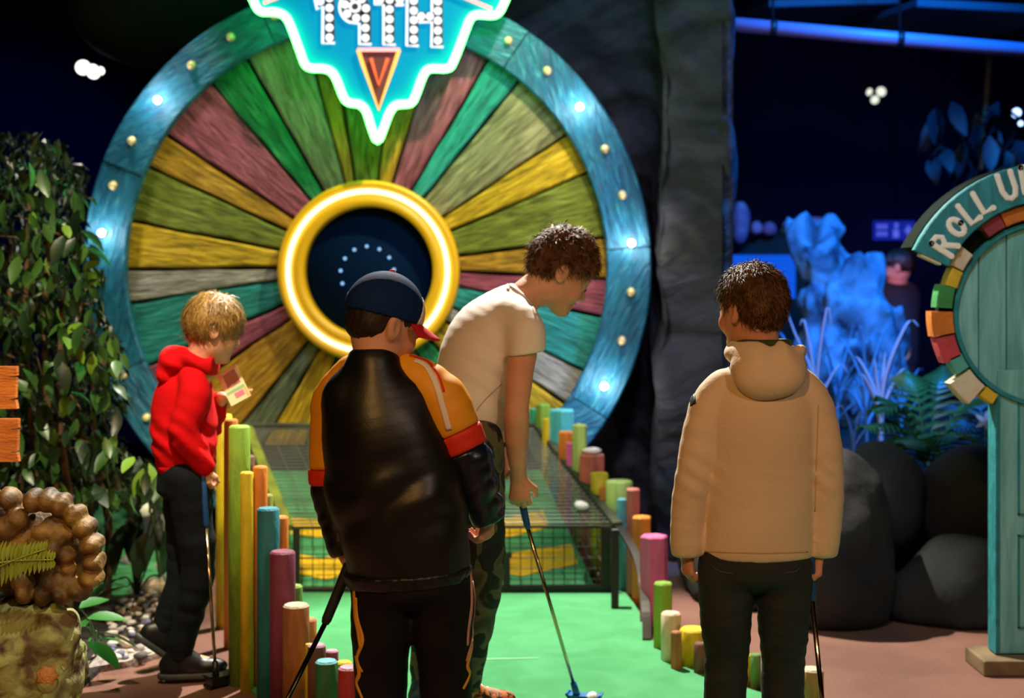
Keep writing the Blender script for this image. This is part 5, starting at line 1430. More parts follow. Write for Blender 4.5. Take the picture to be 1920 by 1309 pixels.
for px, py, rr, m_, lab in ((272, 955, (0.055, 0.05, 0.05), M_pebble, 'white rock among the dark leaves left of the red hoodie boy'),
                            (255, 1050, (0.07, 0.05, 0.03), PEB[2].materials[0], 'tan flat stone at the edge of the far green turf'),
                            (312, 1062, (0.06, 0.05, 0.03), PEB[1].materials[0], 'pale flat stone nearest to the red hoodie boy at the far turf'),
                            (240, 1056, (0.04, 0.04, 0.03), PEB[0].materials[0], 'small grey stone at the left end of the far turf edge'),
                            (290, 1105, (0.07, 0.06, 0.05), PEB[2].materials[0], 'brownish stone above the pebble heap')):
    g = ground(px, py, 0.03) if py > 1000 else P(px, py, 7.4)
    if py < 1000: g.z = 0.2; g = P(px, py, 7.2)
    pebble('rock', (g.x, g.y, max(g.z, 0.03)), rr, m_, lab)
post_r = P(272, 955, 7.2)
tag(rock('boulder', (post_r.x, 7.25, post_r.z * 0.35), (0.13, 0.12, post_r.z * 0.62), M_boulder, 'dark mound carrying the white rock behind the leaves at left', 'boulder', 6, 0.02, 0.02))

# broad-leaved plants
def leafy(name, base, leaves, m, label, cat='plant', stem_m=None):
    t = thing(name, base, label, cat)
    for (px, py, Y), (L, W), yaw, pitch in leaves:
        tip = P(px, py, Y)
        c = tip - V(base)
        d = leaf_data('leaf', L, W, 0.18, 0.25, m, 6)
        obj('leaf', d, None, t, c, (pitch, random.uniform(-0.3, 0.3), yaw))
        obj('stem', tube_mesh('stem', curve([V((0, 0, 0.0)), c * 0.5 + V((0, 0, 0.04)), c], 4), 0.004, 5), stem_m or m, t)
    return t
b0 = ground(180, 1232, 0.02)
M_hosta = mat('hosta_green', rgb(40, 110, 34), 0.4, col2=rgb(28, 84, 26), scale=5, spec=0.5)
leafy('leafy_plant', b0, [((165, 1160, 4.9), (0.13, 0.07), -1.2, 0.1), ((150, 1140, 4.95), (0.12, 0.06), -0.6, 0.3), ((180, 1185, 4.8), (0.15, 0.08), -1.5, -0.15), ((165, 1205, 4.75), (0.14, 0.08), -1.9, -0.35), ((158, 1175, 4.85), (0.12, 0.07), 0.6, 0.1), ((190, 1200, 4.9), (0.10, 0.06), -1.0, -0.1)], M_hosta, 'low plant with broad bright green leaves beside the mossy rock')
b1 = ground(255, 1120, 0.02)
leafy('leafy_plant', b1, [((232, 985, 5.9), (0.20, 0.09), 2.6, -1.0), ((262, 960, 5.9), (0.20, 0.09), 2.9, -1.15), ((300, 965, 5.9), (0.22, 0.10), -2.7, -1.1), ((318, 985, 5.85), (0.20, 0.08), -2.4, -1.2), ((245, 930, 5.9), (0.18, 0.08), 2.0, -0.6), ((295, 930, 5.95), (0.19, 0.08), -1.8, -0.5), ((275, 1000, 5.8), (0.18, 0.09), 3.1, -1.3), ((225, 1085, 5.7), (0.16, 0.10), 2.2, -0.3), ((305, 1080, 5.6), (0.15, 0.09), -2.0, -0.4), ((240, 1100, 5.6), (0.15, 0.10), 1.4, -0.2)], M_leafdark, 'dark broad-leaved plant in front of the far green turf')
b2 = ground(300, 1100, 0.02)
leafy('leafy_plant', b2, [((280, 870, 5.6), (0.13, 0.04), -2.4, -0.9), ((268, 880, 5.6), (0.11, 0.04), 2.8, -1.0), ((300, 900, 5.6), (0.10, 0.035), -2.0, -1.1)], M_leaf_b, 'slim plant with yellow-green leaves below the wheel rim at left')

# coral rock and mossy rock in the left foreground
YK = 4.0; pk = lambda x, y, d=0.0: P(x, y, YK + d)
M_coral = mat('coral_brown', rgb(150, 112, 54), 0.6, col2=rgb(70, 46, 24), scale=9, contrast=(0.36, 0.62), bump=0.35, bscale=30, dirt=rgb(176, 164, 96))
M_moss = mat('mossy_rock', rgb(160, 166, 104), 0.8, col2=rgb(94, 72, 46), scale=12, contrast=(0.40, 0.54), bump=0.6, bscale=18, dirt=rgb(168, 176, 100))
F = Field(*bounds([pk(-190, 880, -0.16), pk(230, 1160, 0.3)], 0.03), 0.0062)
ID = ((1, 0, 0), (0, 1, 0), (0, 0, 1))
F.ell(pk(60, 1030, 0.10), ID, (0.165, 0.13, 0.14), 0)
for x, y, dx, dy in ((20, 935, -0.3, 1), (66, 938, 0, 1), (92, 938, 0.1, 1), (117, 946, 0.3, 1), (142, 965, 0.6, 0.8), (160, 990, 0.8, 0.5), (172, 1020, 1, 0.3), (178, 1052, 1, 0), (172, 1082, 1, -0.3), (150, 1106, 0.7, -0.7), (118, 1112, 0.3, -1), (84, 1112, 0, -1), (50, 1110, 0, -1), (-20, 930, -0.3, 1)):
    a = V((dx, 0, dy)).normalized(); b = V((-a.z, 0, a.x))
    F.ell(pk(x, y, 0.0), (a, b, (0, 1, 0)), (0.034, 0.0265, 0.06), 0.012)
for x, y, r, d_ in ((78, 1000, 0.030, -0.03), (112, 1006, 0.034, -0.02), (122, 1040, 0.030, -0.02), (66, 1022, 0.028, -0.03), (96, 1030, 0.026, -0.045), (60, 1055, 0.03, -0.03), (128, 1068, 0.026, -0.01), (90, 1066, 0.026, -0.03), (100, 985, 0.03, -0.01), (30, 975, 0.035, -0.02), (10, 990, 0.04, -0.02), (40, 1090, 0.035, -0.02), (95, 1092, 0.034, -0.02), (125, 1095, 0.030, -0.01), (0, 1080, 0.045, 0)):
    F.ell(pk(x, y, d_), ID, (r, r, r * 0.9), 0.008)
F.displace(lambda x, y, z: 0.0035 * vnoise(x * 30, y * 30, z * 30) + 0.0015 * vnoise(x * 90, y * 90, z * 90))
o, _, _ = field_obj('coral_rock', F, M_coral); tag(o, 'knobbly brown coral-like rock with a scalloped rim at the left edge', 'rock')
F = Field(*bounds([pk(-200, 1100, -0.2), pk(220, 1460, 0.3)], 0.03), 0.0085)
F.ell(pk(50, 1260, 0.06), ID, (0.165, 0.19, 0.185), 0)
F.ell(pk(95, 1190, 0.0), ID, (0.085, 0.10, 0.075), 0.05); F.ell(pk(20, 1215, -0.03), ID, (0.12, 0.12, 0.085), 0.04); F.ell(pk(120, 1240, 0.02), ID, (0.055, 0.09, 0.10), 0.04)
F.ell(pk(60, 1400, 0.06), ID, (0.20, 0.22, 0.14), 0.05); F.ell(pk(40, 1150, 0.05), ID, (0.10, 0.10, 0.06), 0.04)
F.ell(pk(85, 1282, -0.16), ID, (0.033, 0.03, 0.035), 0.012)
F.displace(lambda x, y, z: 0.020 * vnoise(x * 10, y * 10, z * 10) + 0.013 * (1 - 2 * np.abs(vnoise(x * 21, y * 21, z * 21))) + 0.005 * vnoise(x * 60, y * 60, z * 60))
F.cut((0, 0, 0.0), (0, 0, -1))
o, _, _ = field_obj('mossy_rock', F, M_moss); tag(o, 'pale green mossy rock under the coral-like rock at the left edge', 'rock')
c = pk(88, 1268, -0.155)
star_v = lathe_mesh('coral_flower', [(0.0, 0.012), (0.012, 0.016), (0.024, 0.010), (0.029, 0.0), (0.022, -0.012), (0, -0.014)], 14)
o = obj('coral_flower', star_v, mat('coral_orange', rgb(198, 134, 70), 0.6, bump=0.5, bscale=80), None, c, (1.4, 0, 0.2))
for v in star_v.vertices:
    a = math.atan2(v.co.y, v.co.x); v.co.x *= 1 + 0.12 * math.cos(a * 7); v.co.y *= 1 + 0.12 * math.cos(a * 7)
tag(o, 'small orange coral cup growing on the mossy rock', 'coral')
# fern in front of the coral
fern = thing('fern', pk(-40, 1110, -0.16), 'yellow-green fern frond hanging in front of the coral-like rock', 'fern')
M_fern = mat('fern_green', rgb(138, 150, 46), 0.6)
for (x0, y0), (x1, y1), lab in (((-40, 1062), (100, 1050), 0), ((-45, 1085), (85, 1030), 1)):
    r = curve([pk(x0, y0, -0.17), pk((x0 + x1) / 2, (y0 + y1) / 2 - 4, -0.19), pk(x1, y1, -0.18)], 9)
    obj('rachis', tube_mesh('rachis', [p - fern.location for p in r], 0.0022, 5), M_fern, fern)
    for i in range(1, len(r)):
        t = i / len(r); Lf = 0.075 * (1 - 0.75 * t)
        for s in (-1, 1):
            d = leaf_data('leaflet', Lf, 0.012, 0.2, 0.25, M_fern, 3)
            obj('leaflet', d, None, fern, r[i] - fern.location, (random.uniform(-0.3, 0.1), 0, -0.35 if False else 0)).rotation_euler = (math.radians(80 if s > 0 else -80), 0, random.uniform(-0.5, -0.1))
# orange signboards
M_sign = mat('orange_board', rgb(196, 104, 20), 0.6, col2=rgb(160, 78, 14), scale=4, stretch=(1, 1, 5), bump=0.3, bscale=30)
YS = 4.6
sgn = thing('signpost', (P(-70, 900, YS).x, YS, 0), 'orange wooden signboards with split ends at the left edge', 'sign')
for y0, y1, xr in ((688, 766, 33), (786, 865, 36)):
    pts = [(-210, y1), (-210, y0), (xr, y0 - 1), (xr, y0 + 16), (xr - 16, y0 + 18), (xr - 1, y0 + 20), (xr - 2, y1 - 20), (xr - 16, y1 - 17), (xr - 2, y1 - 16), (xr + 1, y1)]
    obj('board', extrude_poly('board', [((P(x, y, YS) - sgn.location).x, (P(x, y, YS) - sgn.location).z) for x, y in pts], -0.012, 0.012), M_sign, sgn)
obj('post', box_mesh('post', (-0.035, 0.013, 0), (0.035, 0.08, P(0, 670, YS).z), 0.004), M_bark, sgn)

# ================================================================== the ROLL UP arch at the right
YR = 5.04; sR_ = FPX / YR
M_arch = mat('arch_teal', rgb(34, 132, 138), 0.6, col2=rgb(22, 104, 112), scale=4, stretch=(1, 8, 4), bump=0.25, bscale=8)
M_archside = mat('arch_side', rgb(16, 28, 23), 1.0, spec=0.1)
M_door = mat('arch_door', rgb(122, 182, 178), 0.6, col2=rgb(86, 148, 148), scale=3, stretch=(6, 6, 0.8), bump=0.25, bscale=12)
M_cream2 = mat('block_cream', rgb(212, 196, 172), 0.7, col2=rgb(180, 160, 134), scale=8, bump=0.2, bscale=30)
acx, acz = (1957 - 960) / sR_, CAMH - (588 - 530) / sR_
arch = thing('entrance_arch', (acx, YR, 0), 'turquoise keyhole-shaped arch with painted blocks and the words ROLL UP', 'arch')
ring_at = lambda deg, r: V((r * math.cos(math.radians(deg)), 0, acz + r * math.sin(math.radians(deg))))
# round door of upright planks
xs = [-0.325, -0.235, -0.136, -0.03, 0.09, 0.20, 0.325]
for x0, x1 in zip(xs[:-1], xs[1:]):
    g_ = 0.0025; a, b = x0 + g_, x1 - g_
    top = [(a + (b - a) * i / 6, math.sqrt(max(0, 0.322 ** 2 - (a + (b - a) * i / 6) ** 2))) for i in range(7)]
    pts = [(x, acz + z) for x, z in top] + [(x, acz - z) for x, z in reversed(top)]
    cl = [pts[0]]
    for q in pts[1:]:
        if (abs(q[0] - cl[-1][0]) + abs(q[1] - cl[-1][1])) > 1e-4: cl.append(q)
    if (abs(cl[0][0] - cl[-1][0]) + abs(cl[0][1] - cl[-1][1])) < 1e-4: cl.pop()
    obj('door_plank', extrude_poly('door_plank', cl, -0.012 + random.uniform(-0.002, 0.002), 0.03), M_door, arch)
obj('door_frame', lathe_mesh('door_frame', [(0.312, -0.030), (0.328, -0.032), (0.330, 0.05), (0.312, 0.05), (0.312, -0.030)], 72, 'y', False), M_arch, arch, (0, 0, acz))
obj('door_back', lathe_mesh('door_back', [(0.33, 0.0), (0.37, 0.0), (0.37, 0.05), (0.33, 0.05), (0.33, 0.0)], 64, 'y', False), M_archside, arch, (0, 0, acz))
# painted blocks round the door
for deg, wd, r0, r1, c in ((110, 13, 0.338, 0.392, (206, 112, 30)), (122.5, 11, 0.338, 0.395, (150, 50, 62)), (147, 11, 0.335, 0.40, None), (158.5, 10, 0.332, 0.375, (228, 186, 40)), (171, 12, 0.338, 0.395, (52, 140, 70)),
                          (184.5, 12.5, 0.335, 0.412, (220, 120, 30)), (198, 13, 0.338, 0.405, (196, 60, 72)), (209.5, 9, 0.335, 0.385, (80, 170, 160)), (221.5, 13, 0.338, 0.425, None), (233, 8, 0.335, 0.375, (228, 186, 40)), (98, 10, 0.338, 0.39, (60, 150, 150)), (86, 12, 0.338, 0.39, (206, 112, 30))):
    m_ = M_cream2 if c is None else mat('block_%d_%d_%d' % c, rgb(*c), 0.65, col2=tuple(q * 0.7 for q in rgb(*c)), scale=8, bump=0.2, bscale=30)
    h_ = math.radians(wd / 2)
    obj('block', arc_board('block', -h_, h_, r0, r1, -0.05, 0.02, 4, ch=0.004), m_, arch, (0, 0, acz), (0, -math.radians(deg + random.uniform(-1, 1)), 0))
# arch board with its lettering
aa = lambda d0, d1, r0, r1, y0, y1, m_, nm: obj(nm, arc_board(nm, math.radians(-(d1 - d0) / 2), math.radians((d1 - d0) / 2), r0, r1, y0, y1, 24, ch=0.004), m_, arch, (0, 0, acz), (0, -math.radians((d0 + d1) / 2), 0))
aa(28, 155, 0.395, 0.530, -0.075, -0.045, M_arch, 'arch_board')
aa(27, 154, 0.405, 0.535, -0.045, 0.10, M_archside, 'arch_body')
aa(153.5, 156, 0.42, 0.50, -0.070, -0.02, M_cream2, 'arch_end')
GLY = {'R': [[(-.3, -.5), (-.3, .5)], [(-.3, .5), (.12, .48), (.28, .25), (.1, .03), (-.3, 0)], [(-.02, .0), (.34, -.5)]], 'O': [[(.36 * math.cos(t), .46 * math.sin(t)) for t in [2 * PI * i / 14 for i in range(15)]]],
       'L': [[(-.24, .5), (-.24, -.46), (.3, -.46)]], 'U': [[(-.33, .5), (-.33, -.15), (-.2, -.43), (0, -.5), (.2, -.43), (.33, -.15), (.33, .5)]], 'P': [[(-.27, -.5), (-.27, .5)], [(-.27, .5), (.15, .48), (.3, .25), (.12, .02), (-.27, -.02)]]}
M_lett = mat('letter_cream', rgb(232, 222, 208), 0.6)
for ch, deg, r, sz in (('R', 147.3, 0.446, 0.082), ('O', 137.6, 0.450, 0.070), ('L', 129.3, 0.458, 0.082), ('L', 121.6, 0.461, 0.082), ('U', 109.0, 0.472, 0.090), ('P', 100.0, 0.478, 0.088)):
    c = ring_at(deg, r); ra = V((math.cos(math.radians(deg)), 0, math.sin(math.radians(deg)))); ta = V((ra.z, 0, -ra.x))
    vs_all, fs_all = [], []
    for stroke in GLY[ch]:
        tm = tube_mesh('tmp', [c + ta * x * sz * 0.8 + ra * y * sz + V((0, -0.076, 0)) for x, y in stroke], 0.0105, 8, False, (V((0, 1, 0)), 0.35))
        b = len(vs_all); vs_all += [v.co.copy() for v in tm.vertices]; fs_all += [tuple(i + b for i in p.vertices) for p in tm.polygons]; bpy.data.meshes.remove(tm)
        for x, y in (stroke[0], stroke[-1]):       # round stroke ends
            q = c + ta * x * sz * 0.8 + ra * y * sz + V((0, -0.076, 0)); b = len(vs_all)
            for k in range(10):
                vs_all.append(q + (ta * math.cos(k * PI / 5) + ra * math.sin(k * PI / 5)) * 0.0105 + V((0, -0.0036, 0)))
            for k in range(10): vs_all.append(vs_all[b + k] + V((0, 0.004, 0)))
            fs_all.append(tuple(range(b, b + 10)))
            for k in range(10): fs_all.append((b + k, b + (k + 1) % 10, b + 10 + (k + 1) % 10, b + 10 + k))
    tag(obj('letter', me('letter', vs_all, fs_all), M_lett, arch), 'cream painted letter ' + ch)
# post under the round door
for x0, x1 in ((-0.17, -0.058), (-0.055, 0.06), (0.063, 0.17)):
    obj('post_plank', box_mesh('post_plank', (x0, -0.02, 0.06), (x1, 0.05, acz - 0.20), 0.003), M_door, arch)
for x in (-0.172, 0.172):
    obj('post_edge', box_mesh('post_edge', (x - 0.008, -0.028, 0.06), (x + 0.008, 0.055, acz - 0.28), 0.003), M_arch, arch)
for x0, z0, x1, z1 in ((-0.10, 0.55, 0.10, 0.95), (-0.10, 0.15, 0.10, 0.48)):
    for b0_, b1_ in (((x0, z0), (x1, z0 + 0.006)), ((x0, z1 - 0.006), (x1, z1)), ((x0, z0), (x0 + 0.006, z1)), ((x1 - 0.006, z0), (x1, z1))):
        obj('post_moulding', box_mesh('post_moulding', (b0_[0], -0.026, b0_[1]), (b1_[0], -0.019, b1_[1])), M_arch, arch)
obj('plinth', box_mesh('plinth', (-0.245, -0.10, 0), (0.245, 0.11, 0.055), 0.006), mat('plinth_wood', rgb(128, 104, 74), 0.7, col2=rgb(90, 74, 50), scale=6), arch)

# ================================================================== the blue-lit scene beyond the boulders
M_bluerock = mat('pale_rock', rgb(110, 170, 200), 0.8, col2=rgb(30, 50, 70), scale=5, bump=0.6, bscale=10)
cR = P(1590, 640, 8.6)
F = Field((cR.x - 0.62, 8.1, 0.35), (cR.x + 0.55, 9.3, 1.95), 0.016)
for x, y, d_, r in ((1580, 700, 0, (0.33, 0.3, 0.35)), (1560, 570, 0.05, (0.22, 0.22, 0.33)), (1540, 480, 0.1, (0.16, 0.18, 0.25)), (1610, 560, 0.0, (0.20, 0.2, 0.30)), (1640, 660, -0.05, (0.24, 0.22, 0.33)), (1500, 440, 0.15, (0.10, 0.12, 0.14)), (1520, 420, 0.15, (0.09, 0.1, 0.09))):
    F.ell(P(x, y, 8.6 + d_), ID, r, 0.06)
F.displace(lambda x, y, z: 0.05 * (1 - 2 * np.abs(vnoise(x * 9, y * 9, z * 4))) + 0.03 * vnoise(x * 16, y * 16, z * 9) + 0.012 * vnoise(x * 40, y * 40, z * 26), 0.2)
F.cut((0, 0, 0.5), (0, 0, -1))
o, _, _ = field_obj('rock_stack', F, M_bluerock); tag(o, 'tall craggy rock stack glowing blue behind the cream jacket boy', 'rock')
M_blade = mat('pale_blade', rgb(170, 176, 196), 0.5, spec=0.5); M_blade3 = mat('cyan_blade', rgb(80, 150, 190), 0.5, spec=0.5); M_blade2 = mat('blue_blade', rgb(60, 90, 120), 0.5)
def blade_plant(name, base, tips, m, label, w_=0.016):
    t = thing(name, base, label, 'plant')
    for tp, bend in tips:
        c = V(tp) - V(base)
        pts = curve([V((0, 0, 0)), V((c.x * 0.08, 0, c.z * 0.5 + 0.04 * bend)), c * 0.8 + V((-c.x * 0.10, 0, 0.12 * bend)), c], 6); n = len(pts)
        vs, fs = [], []
        for i, p in enumerate(pts):
            ww = w_ * (1 - (i / (n - 1)) ** 2 * 0.85); 
            vs += [p + V((-ww, 0, 0)), p + V((0, -ww * 0.35, 0)), p + V((ww, 0, 0)), p + V((0, ww * 0.1, 0))]
        for i in range(n - 1):
            for k in range(4): fs.append((4 * i + k, 4 * i + (k + 1) % 4, 4 * i + 4 + (k + 1) % 4, 4 * i + 4 + k))
        obj('blade', fix(me('blade', vs, fs, True)), m, t)
    return t
bp = P(1652, 752, 7.0); bp.z = 0.49
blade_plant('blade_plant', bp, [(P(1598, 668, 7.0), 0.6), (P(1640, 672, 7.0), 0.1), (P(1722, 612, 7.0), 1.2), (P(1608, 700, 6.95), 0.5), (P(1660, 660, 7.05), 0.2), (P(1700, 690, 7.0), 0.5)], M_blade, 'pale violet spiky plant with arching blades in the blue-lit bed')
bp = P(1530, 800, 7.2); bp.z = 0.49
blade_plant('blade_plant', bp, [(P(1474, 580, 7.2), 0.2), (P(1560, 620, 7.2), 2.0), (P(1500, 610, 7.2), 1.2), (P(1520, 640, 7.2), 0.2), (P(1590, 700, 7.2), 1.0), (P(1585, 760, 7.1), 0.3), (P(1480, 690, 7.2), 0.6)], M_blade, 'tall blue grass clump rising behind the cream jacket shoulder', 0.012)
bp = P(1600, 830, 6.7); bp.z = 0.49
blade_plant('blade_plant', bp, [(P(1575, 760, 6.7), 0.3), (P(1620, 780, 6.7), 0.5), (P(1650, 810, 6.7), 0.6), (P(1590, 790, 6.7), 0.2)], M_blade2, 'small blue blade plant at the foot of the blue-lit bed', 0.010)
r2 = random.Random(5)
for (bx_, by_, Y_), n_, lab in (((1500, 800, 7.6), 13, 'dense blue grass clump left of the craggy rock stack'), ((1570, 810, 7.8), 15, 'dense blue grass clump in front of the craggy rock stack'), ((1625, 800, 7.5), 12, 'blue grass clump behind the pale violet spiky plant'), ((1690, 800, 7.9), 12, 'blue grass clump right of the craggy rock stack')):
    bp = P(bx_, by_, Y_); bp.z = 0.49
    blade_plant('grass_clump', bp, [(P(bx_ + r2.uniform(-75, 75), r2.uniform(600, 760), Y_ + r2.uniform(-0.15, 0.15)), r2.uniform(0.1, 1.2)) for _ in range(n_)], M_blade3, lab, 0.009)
M_palm = mat('palm_green', rgb(50, 110, 50), 0.45, col2=rgb(28, 70, 36), scale=4, spec=0.5)
def palm(base, fronds, label, m):
    t = thing('palm_plant', base, label, 'plant')
    for tp, up in fronds:
        c = V(tp) - V(base); r = curve([V((0, 0, 0)), c * 0.5 + V((0, 0, up)), c], 9); n = len(r)
        fo = obj('frond', tube_mesh('frond', r, 0.004, 5), m, t)
        sd = c.cross(V((0, 0, 1))).normalized()
        vs, fs = [], []
        for i in range(3, n):
            L = 0.17 * math.sin(PI * (i / n) ** 0.8 * 0.9 + 0.25); tt = (r[i] - r[i - 1]).normalized()
            for s in (-1, 1):
                e = r[i] + (sd * s * 0.85 + tt * 0.6).normalized() * L - V((0, 0, L * 0.35)); b = len(vs)
                vs += [r[i] - tt * 0.011, r[i] + tt * 0.011, (r[i] + e) / 2 + V((0, 0, 0.012)) + tt * 0.009, e, (r[i] + e) / 2 + V((0, 0, 0.012)) - tt * 0.009]
                fs.append((b, b + 1, b + 2, b + 3, b + 4))
        lf = obj('leaflets', me('leaflets', vs, fs), m, fo); lf['kind'] = 'stuff'
    return t
pb0 = P(1740, 850, 6.6); pb0.z = 0.5
palm(pb0, [(P(1620, 800, 6.4), 0.10), (P(1650, 745, 6.6), 0.10), (P(1700, 700, 6.8), 0.12), (P(1770, 690, 6.9), 0.12), (P(1850, 740, 6.6), 0.1), (P(1690, 830, 6.3), 0.08), (P(1800, 820, 6.3), 0.08), (P(1640, 770, 6.5), 0.14)], 'dark green palm with feathery fronds behind the boulders', M_palm)
pb1 = P(1850, 830, 7.0); pb1.z = 0.5
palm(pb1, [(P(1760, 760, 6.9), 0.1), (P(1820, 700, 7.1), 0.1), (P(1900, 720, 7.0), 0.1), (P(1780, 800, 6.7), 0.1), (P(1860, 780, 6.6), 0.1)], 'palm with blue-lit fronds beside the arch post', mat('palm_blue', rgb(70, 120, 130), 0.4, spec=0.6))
fl = thing('star_flower', P(1848, 790, 6.3), 'pale star-shaped flower glowing beside the arch post', 'flower')
for k in range(5):
    a = 2 * PI * k / 5 + 0.3
    d = leaf_data('petal', 0.05, 0.022, 0.1, 0.1, M_blade, 4)
    obj('petal', d, None, fl, (0, 0, 0), (PI / 2, a, 0) if False else None).rotation_euler = Matrix(((math.cos(a), 0, 0), (0, 1, 0), (0, 0, 1))).to_euler() if False else (PI / 2 * 0.85, 0, 0)
    fl.children[-1].rotation_euler = (Matrix.Rotation(a, 3, 'Y') @ Matrix.Rotation(PI / 2 * 0.8, 3, 'X')).to_euler()
obj('flower_stem', tube_mesh('flower_stem', [(0, 0.01, 0), (0.02, 0.05, -0.12), (0.01, 0.08, 0.5 - fl.location.z)], 0.004, 5), M_palm, fl)

# hanging dark leaves in the upper right
hang = thing('hanging_plant', P(1840, 170, 9.0), 'dark hanging foliage high above the arch', 'plant')
vsL = [leaf_data('leaf', 0.22, 0.10, 0.2, 0.3, mat('leaf_night', rgb(12, 20, 30), 0.6), 4)]
for i in range(46):
    x, y = random.uniform(1745, 1935), random.uniform(190, 330)
    obj('leaf', vsL[0], None, hang, P(x, y, 9.0 + random.uniform(-0.3, 0.3)) - hang.location, leaf_rot())
obj('vine', tube_mesh('vine', [(0, 0, -0.5), (0.05, 0, 0.2), (0, 0, RZ - hang.location.z)], 0.02, 6), M_bark, hang)

# far things: blue panel, exit sign, pink-lit rocks, a figure
def panel(name, x0, y0, x1, y1, Y, m, label, cat, th=0.04):
    a, b = P(x0, y1, Y), P(x1, y0, Y); base = V(((a.x + b.x) / 2, Y, a.z))
    t = thing(name, base, label, cat)
    obj('panel', box_mesh('panel', (a.x - base.x, 0, 0), (b.x - base.x, th, b.z - a.z), 0.004), m, t)
    return t
bpn = panel('light_panel', 1340, 478, 1492, 560, 10.2, emission('panel_blue', (0.005, 0.12, 0.95), 0.8), 'bright blue light panel behind the head of the cream jacket boy', 'light panel')
obj('stand', box_mesh('stand', (-0.03, 0.01, -P(0, 560, 10.2).z), (0.03, 0.03, 0.02)), M_black, bpn)
ex = panel('exit_sign', 1639, 414, 1716, 450, 11.0, emission('exit_back', (0.012, 0.03, 0.55), 0.55), 'small blue lit sign with pale pictograms on the far wall', 'sign')
M_pic = emission('exit_marks', (0.12, 0.16, 1.0), 0.8)
w_e = (1716 - 1639) / FPX * 11; h_e = 36 / FPX * 11
for u0, v0, u1, v1 in ((0.07, 0.58, 0.13, 0.82), (0.16, 0.58, 0.22, 0.82), (0.25, 0.58, 0.31, 0.82), (0.07, 0.2, 0.13, 0.44), (0.16, 0.2, 0.22, 0.44), (0.25, 0.2, 0.31, 0.44), (0.46, 0.12, 0.60, 0.5), (0.48, 0.55, 0.58, 0.62), (0.50, 0.66, 0.58, 0.88), (0.74, 0.42, 0.92, 0.56), (0.80, 0.25, 0.87, 0.75)):
    obj('mark', box_mesh('mark', ((u0 - 0.5) * w_e, -0.004, v0 * h_e), ((u1 - 0.5) * w_e, 0.001, v1 * h_e)), M_pic, ex)
obj('hanger', tube_mesh('hanger', [(0, 0.02, h_e), (0, 0.02, RZ - ex.location.z)], 0.008, 6), M_steel, ex)
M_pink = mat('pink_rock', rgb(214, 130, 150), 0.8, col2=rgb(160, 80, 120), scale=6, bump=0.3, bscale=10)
for x, y, r, lab in ((1388, 418, (0.07, 0.08, 0.16), 'tall pink-lit rock peak at the edge of the dark rock face'), (1418, 428, (0.05, 0.06, 0.05), 'small pink-lit rock knob left of the other small one'), (1442, 430, (0.055, 0.06, 0.05), 'small pink-lit rock knob right of the other small one'), (1526, 425, (0.11, 0.1, 0.07), 'pink-lit rounded rock top above the blue rock stack')):
    c = P(x, y, 10.6)
    rock('far_rock', tuple(c), r, M_pink, lab, 'rock', 9, 0.012, 0.014, cutz=c.z - r[2])
c0_, c1_ = P(1385, 470, 10.6), P(1560, 445, 10.6)
rock('far_ridge', ((c0_.x + c1_.x) / 2, 10.75, 0.85), (0.62, 0.28, 0.90), M_boulder, 'dark ridge of rock in the far background under the pink tops', 'rock', 4, 0.05, 0.03)
lamp('SPOT', 'pink_spot', (2.6, 9.4, 3.6), (2.0, 10.6, 1.75), 300, (1.0, 0.25, 0.5), 0.05, 30, 0.4)

YF = 9.6; pf = lambda x, y, d=0.0: P(x, y, YF + d)
E = thing('person', (pf(1678, 700).x, YF, 0.0), 'distant person in dark clothes with a bare arm lit pink beside the arch', 'person')
HE = Head(pf(1686, 500, 0.0), (-0.8, 0.5, -0.2), (0, 0, 1), 1.0)
JE = dict(neck=pf(1684, 528), sL=pf(1662, 545), sR=pf(1705, 545), eL=pf(1655, 610), eR=pf(1712, 605, -0.02), wL=pf(1665, 655), wR=pf(1703, 648, -0.06), pelvis=pf(1684, 665), chest=pf(1684, 575), hL=pf(1674, 680), hR=pf(1694, 680),
          kL=V((pf(1672, 680).x, YF, 0.48)), kR=V((pf(1696, 680).x, YF, 0.48)), aL=V((pf(1670, 680).x, YF, 0.09)), aR=V((pf(1698, 680).x, YF, 0.09)), footL=V((-0.6, -0.8, 0)), footR=V((0.3, -0.9, 0)), rv=(1, 0, 0), s=1.0,
          handL=((0, 0, -1), (1, 0, 0), (0, -1, 0), 0.95, 0.5), handR=((-0.1, -0.2, -1), (-1, 0, 0), (0, -1, 0), 0.95, 0.5))
make_body(E, JE, HE, h=0.0065)
make_hair(E, HE, M_hairB, 0.012, 0.05, -0.08, 400, 0.03, seed=21, wid=0.002)
M_darkcloth = mat('dark_cloth', rgb(18, 14, 20), 0.8)
F = Field(*bounds([pf(1630, 500, -0.25), pf(1740, 690, 0.25)], 0.03), 0.011)
F.loft([(pf(1684, 680), (0.135, 0.10)), (pf(1684, 600), (0.14, 0.105)), (pf(1684, 552), (0.14, 0.09)), (pf(1684, 535), (0.07, 0.06))], (1, 0, 0), 0.03)
for s, x in ((-1, 1662), (1, 1705)): F.cone(pf(x, 546), pf(x + s * 4, 566), 0.058, 0.055, 0.03)
field_obj('shirt', F, M_darkcloth, E)
F = Field(*bounds([pf(1640, 660, -0.2), V((pf(1640, 700).x, YF, 0.05)), pf(1730, 660, 0.2)], 0.05), 0.011)
for q in 'LR': F.chain([JE['h' + q], JE['k' + q], JE['a' + q]], [0.088, 0.07, 0.055], 0.03)
F.cut((0, 0, 0.09), (0, 0, -1)); field_obj('trousers', F, M_darkcloth, E)
for q in 'LR': shoe(E, JE['a' + q], JE['foot' + q], M_blackshoe, M_sole)
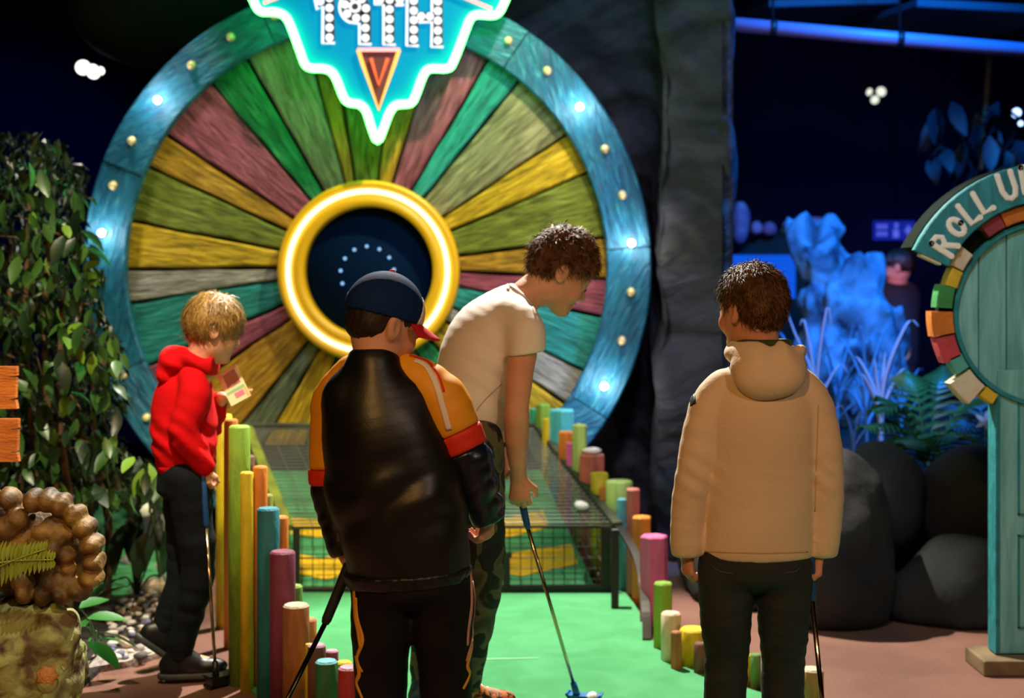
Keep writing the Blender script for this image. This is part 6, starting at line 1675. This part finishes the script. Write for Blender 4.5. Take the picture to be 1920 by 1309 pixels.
lamp('SPOT', 'figure_spot', (2.0, 8.0, 2.3), (2.64, 9.6, 1.1), 90, (1.0, 0.35, 0.8), 0.05, 22, 0.4)

# ================================================================== overhead things
M_pipe = mat('pipe_paint', rgb(124, 96, 130), 0.5)
pA, pB_ = P(1375, 46, 7.8), P(1990, 100, 7.8)
pipe = thing('overhead_pipe', pA.lerp(pB_, 0.5), 'blue-lit pipe running under the ceiling at the upper right', 'pipe')
q0 = pA.lerp(pB_, (1449 - 1375) / 615)
obj('pipe_tube', tube_mesh('pipe_tube', [pA - pipe.location, pB_ - pipe.location], 0.040, 16), M_pipe, pipe)
for x in (1449, 1687):
    c = pA.lerp(pB_, (x - 1375) / 615); d = (pB_ - pA).normalized()
    obj('pipe_clamp', tube_mesh('pipe_clamp', [c - d * 0.018 - pipe.location, c + d * 0.018 - pipe.location], 0.047, 16), M_steel, pipe)
    obj('pipe_rod', tube_mesh('pipe_rod', [c - pipe.location, V((c.x, c.y, RZ)) - pipe.location], 0.008, 6), M_steel, pipe)
M_duct = mat('duct_teal', rgb(24, 44, 62), 0.7)
for i, (x0, x1, y, Y, lab) in enumerate(((1395, 1640, 12, 8.8, 'dim blue-grey ceiling panel nearest the dark rock face'), (1660, 1960, 22, 8.4, 'dim blue-grey ceiling panel at the upper right corner'))):
    a, b = P(x0, y, Y), P(x1, y + 12, Y)
    t = tag(obj('ceiling_panel', box_mesh('ceiling_panel', (-(b.x - a.x) / 2, -0.9, 0), ((b.x - a.x) / 2, 0.9, 0.05), 0.01), M_duct, None, ((a.x + b.x) / 2, Y + 0.6, a.z), (0.06, 0.03 if i else -0.05, 0.1)), lab, 'ceiling panel')
    obj('panel_rod', tube_mesh('panel_rod', [(0, 0, 0.04), (0, 0, RZ - a.z)], 0.01, 6), M_steel, t)
def ceiling_lamp(px, py, Y, label, heads, col, st):
    c = P(px, py, Y)
    t = thing('ceiling_lamp', c, label, 'lamp')
    obj('lamp_rod', tube_mesh('lamp_rod', [(0, 0.06, 0.03), (0, 0.06, RZ - c.z)], 0.012, 6), M_black, t)
    for dx, dz, r, tilt in heads:
        h = obj('lamp_head', lathe_mesh('lamp_head', [(0, 0.12), (r * 0.8, 0.10), (r * 1.15, 0.0), (r * 1.05, 0.0), (r * 0.7, 0.08), (0, 0.085)], 14, 'y'), M_black, t, (dx, 0, dz), (0.35, 0, tilt))
        obj('lamp_lens', lathe_mesh('lamp_lens', [(0, -0.012), (r * 0.6, -0.006), (r, 0.004), (0, 0.012)], 14, 'y'), emission('lens_' + str(px), col, st), h)
ceiling_lamp(1638, 178, 10.0, 'pair of small white spotlights hanging in the dark right of the rock face', ((-0.028, 0.02, 0.026, 0.4), (0.052, 0.022, 0.034, -0.5), (0.01, -0.035, 0.03, 0.1)), (0.95, 1.0, 0.85), 1.0)
ceiling_lamp(1906, 212, 9.6, 'bright blue-white spotlight at the right edge of the picture', ((0, 0, 0.032, 0), (0.03, -0.07, 0.018, 0)), (0.35, 0.55, 1.0), 4.0)
ceiling_lamp(165, 130, 8.8, 'white spotlight under the dark canopy at the upper left', ((-0.03, 0.01, 0.045, 0.3), (0.03, -0.015, 0.045, -0.2), (0.075, -0.01, 0.025, 0)), (1.0, 0.97, 0.86), 3.0)
# dark rounded canopy above the wheel at the left
YQ = 8.3
F = Field(*bounds([P(60, -230, YQ - 0.5), P(560, 160, YQ + 0.5)], 0.05), 0.025)
F.ell(P(320, -20, YQ), (nvec(0.97, 0, 0.2), (0, 1, 0), nvec(-0.2, 0, 0.97)), (0.62, 0.45, 0.45), 0)
F.displace(lambda x, y, z: 0.02 * vnoise(x * 5, y * 5, z * 5), 0.1)
o, _, _ = field_obj('canopy', F, mat('canopy_dark', rgb(46, 44, 30), 0.8, bump=0.3, bscale=8)); tag(o, 'dark rounded canopy bulging down above the wheel at the upper left', 'canopy')
rod = obj('canopy_rod', tube_mesh('canopy_rod', [V((0, 0, 0.4)), V((0, 0, RZ - o.location.z))], 0.03, 8), M_steel, o)
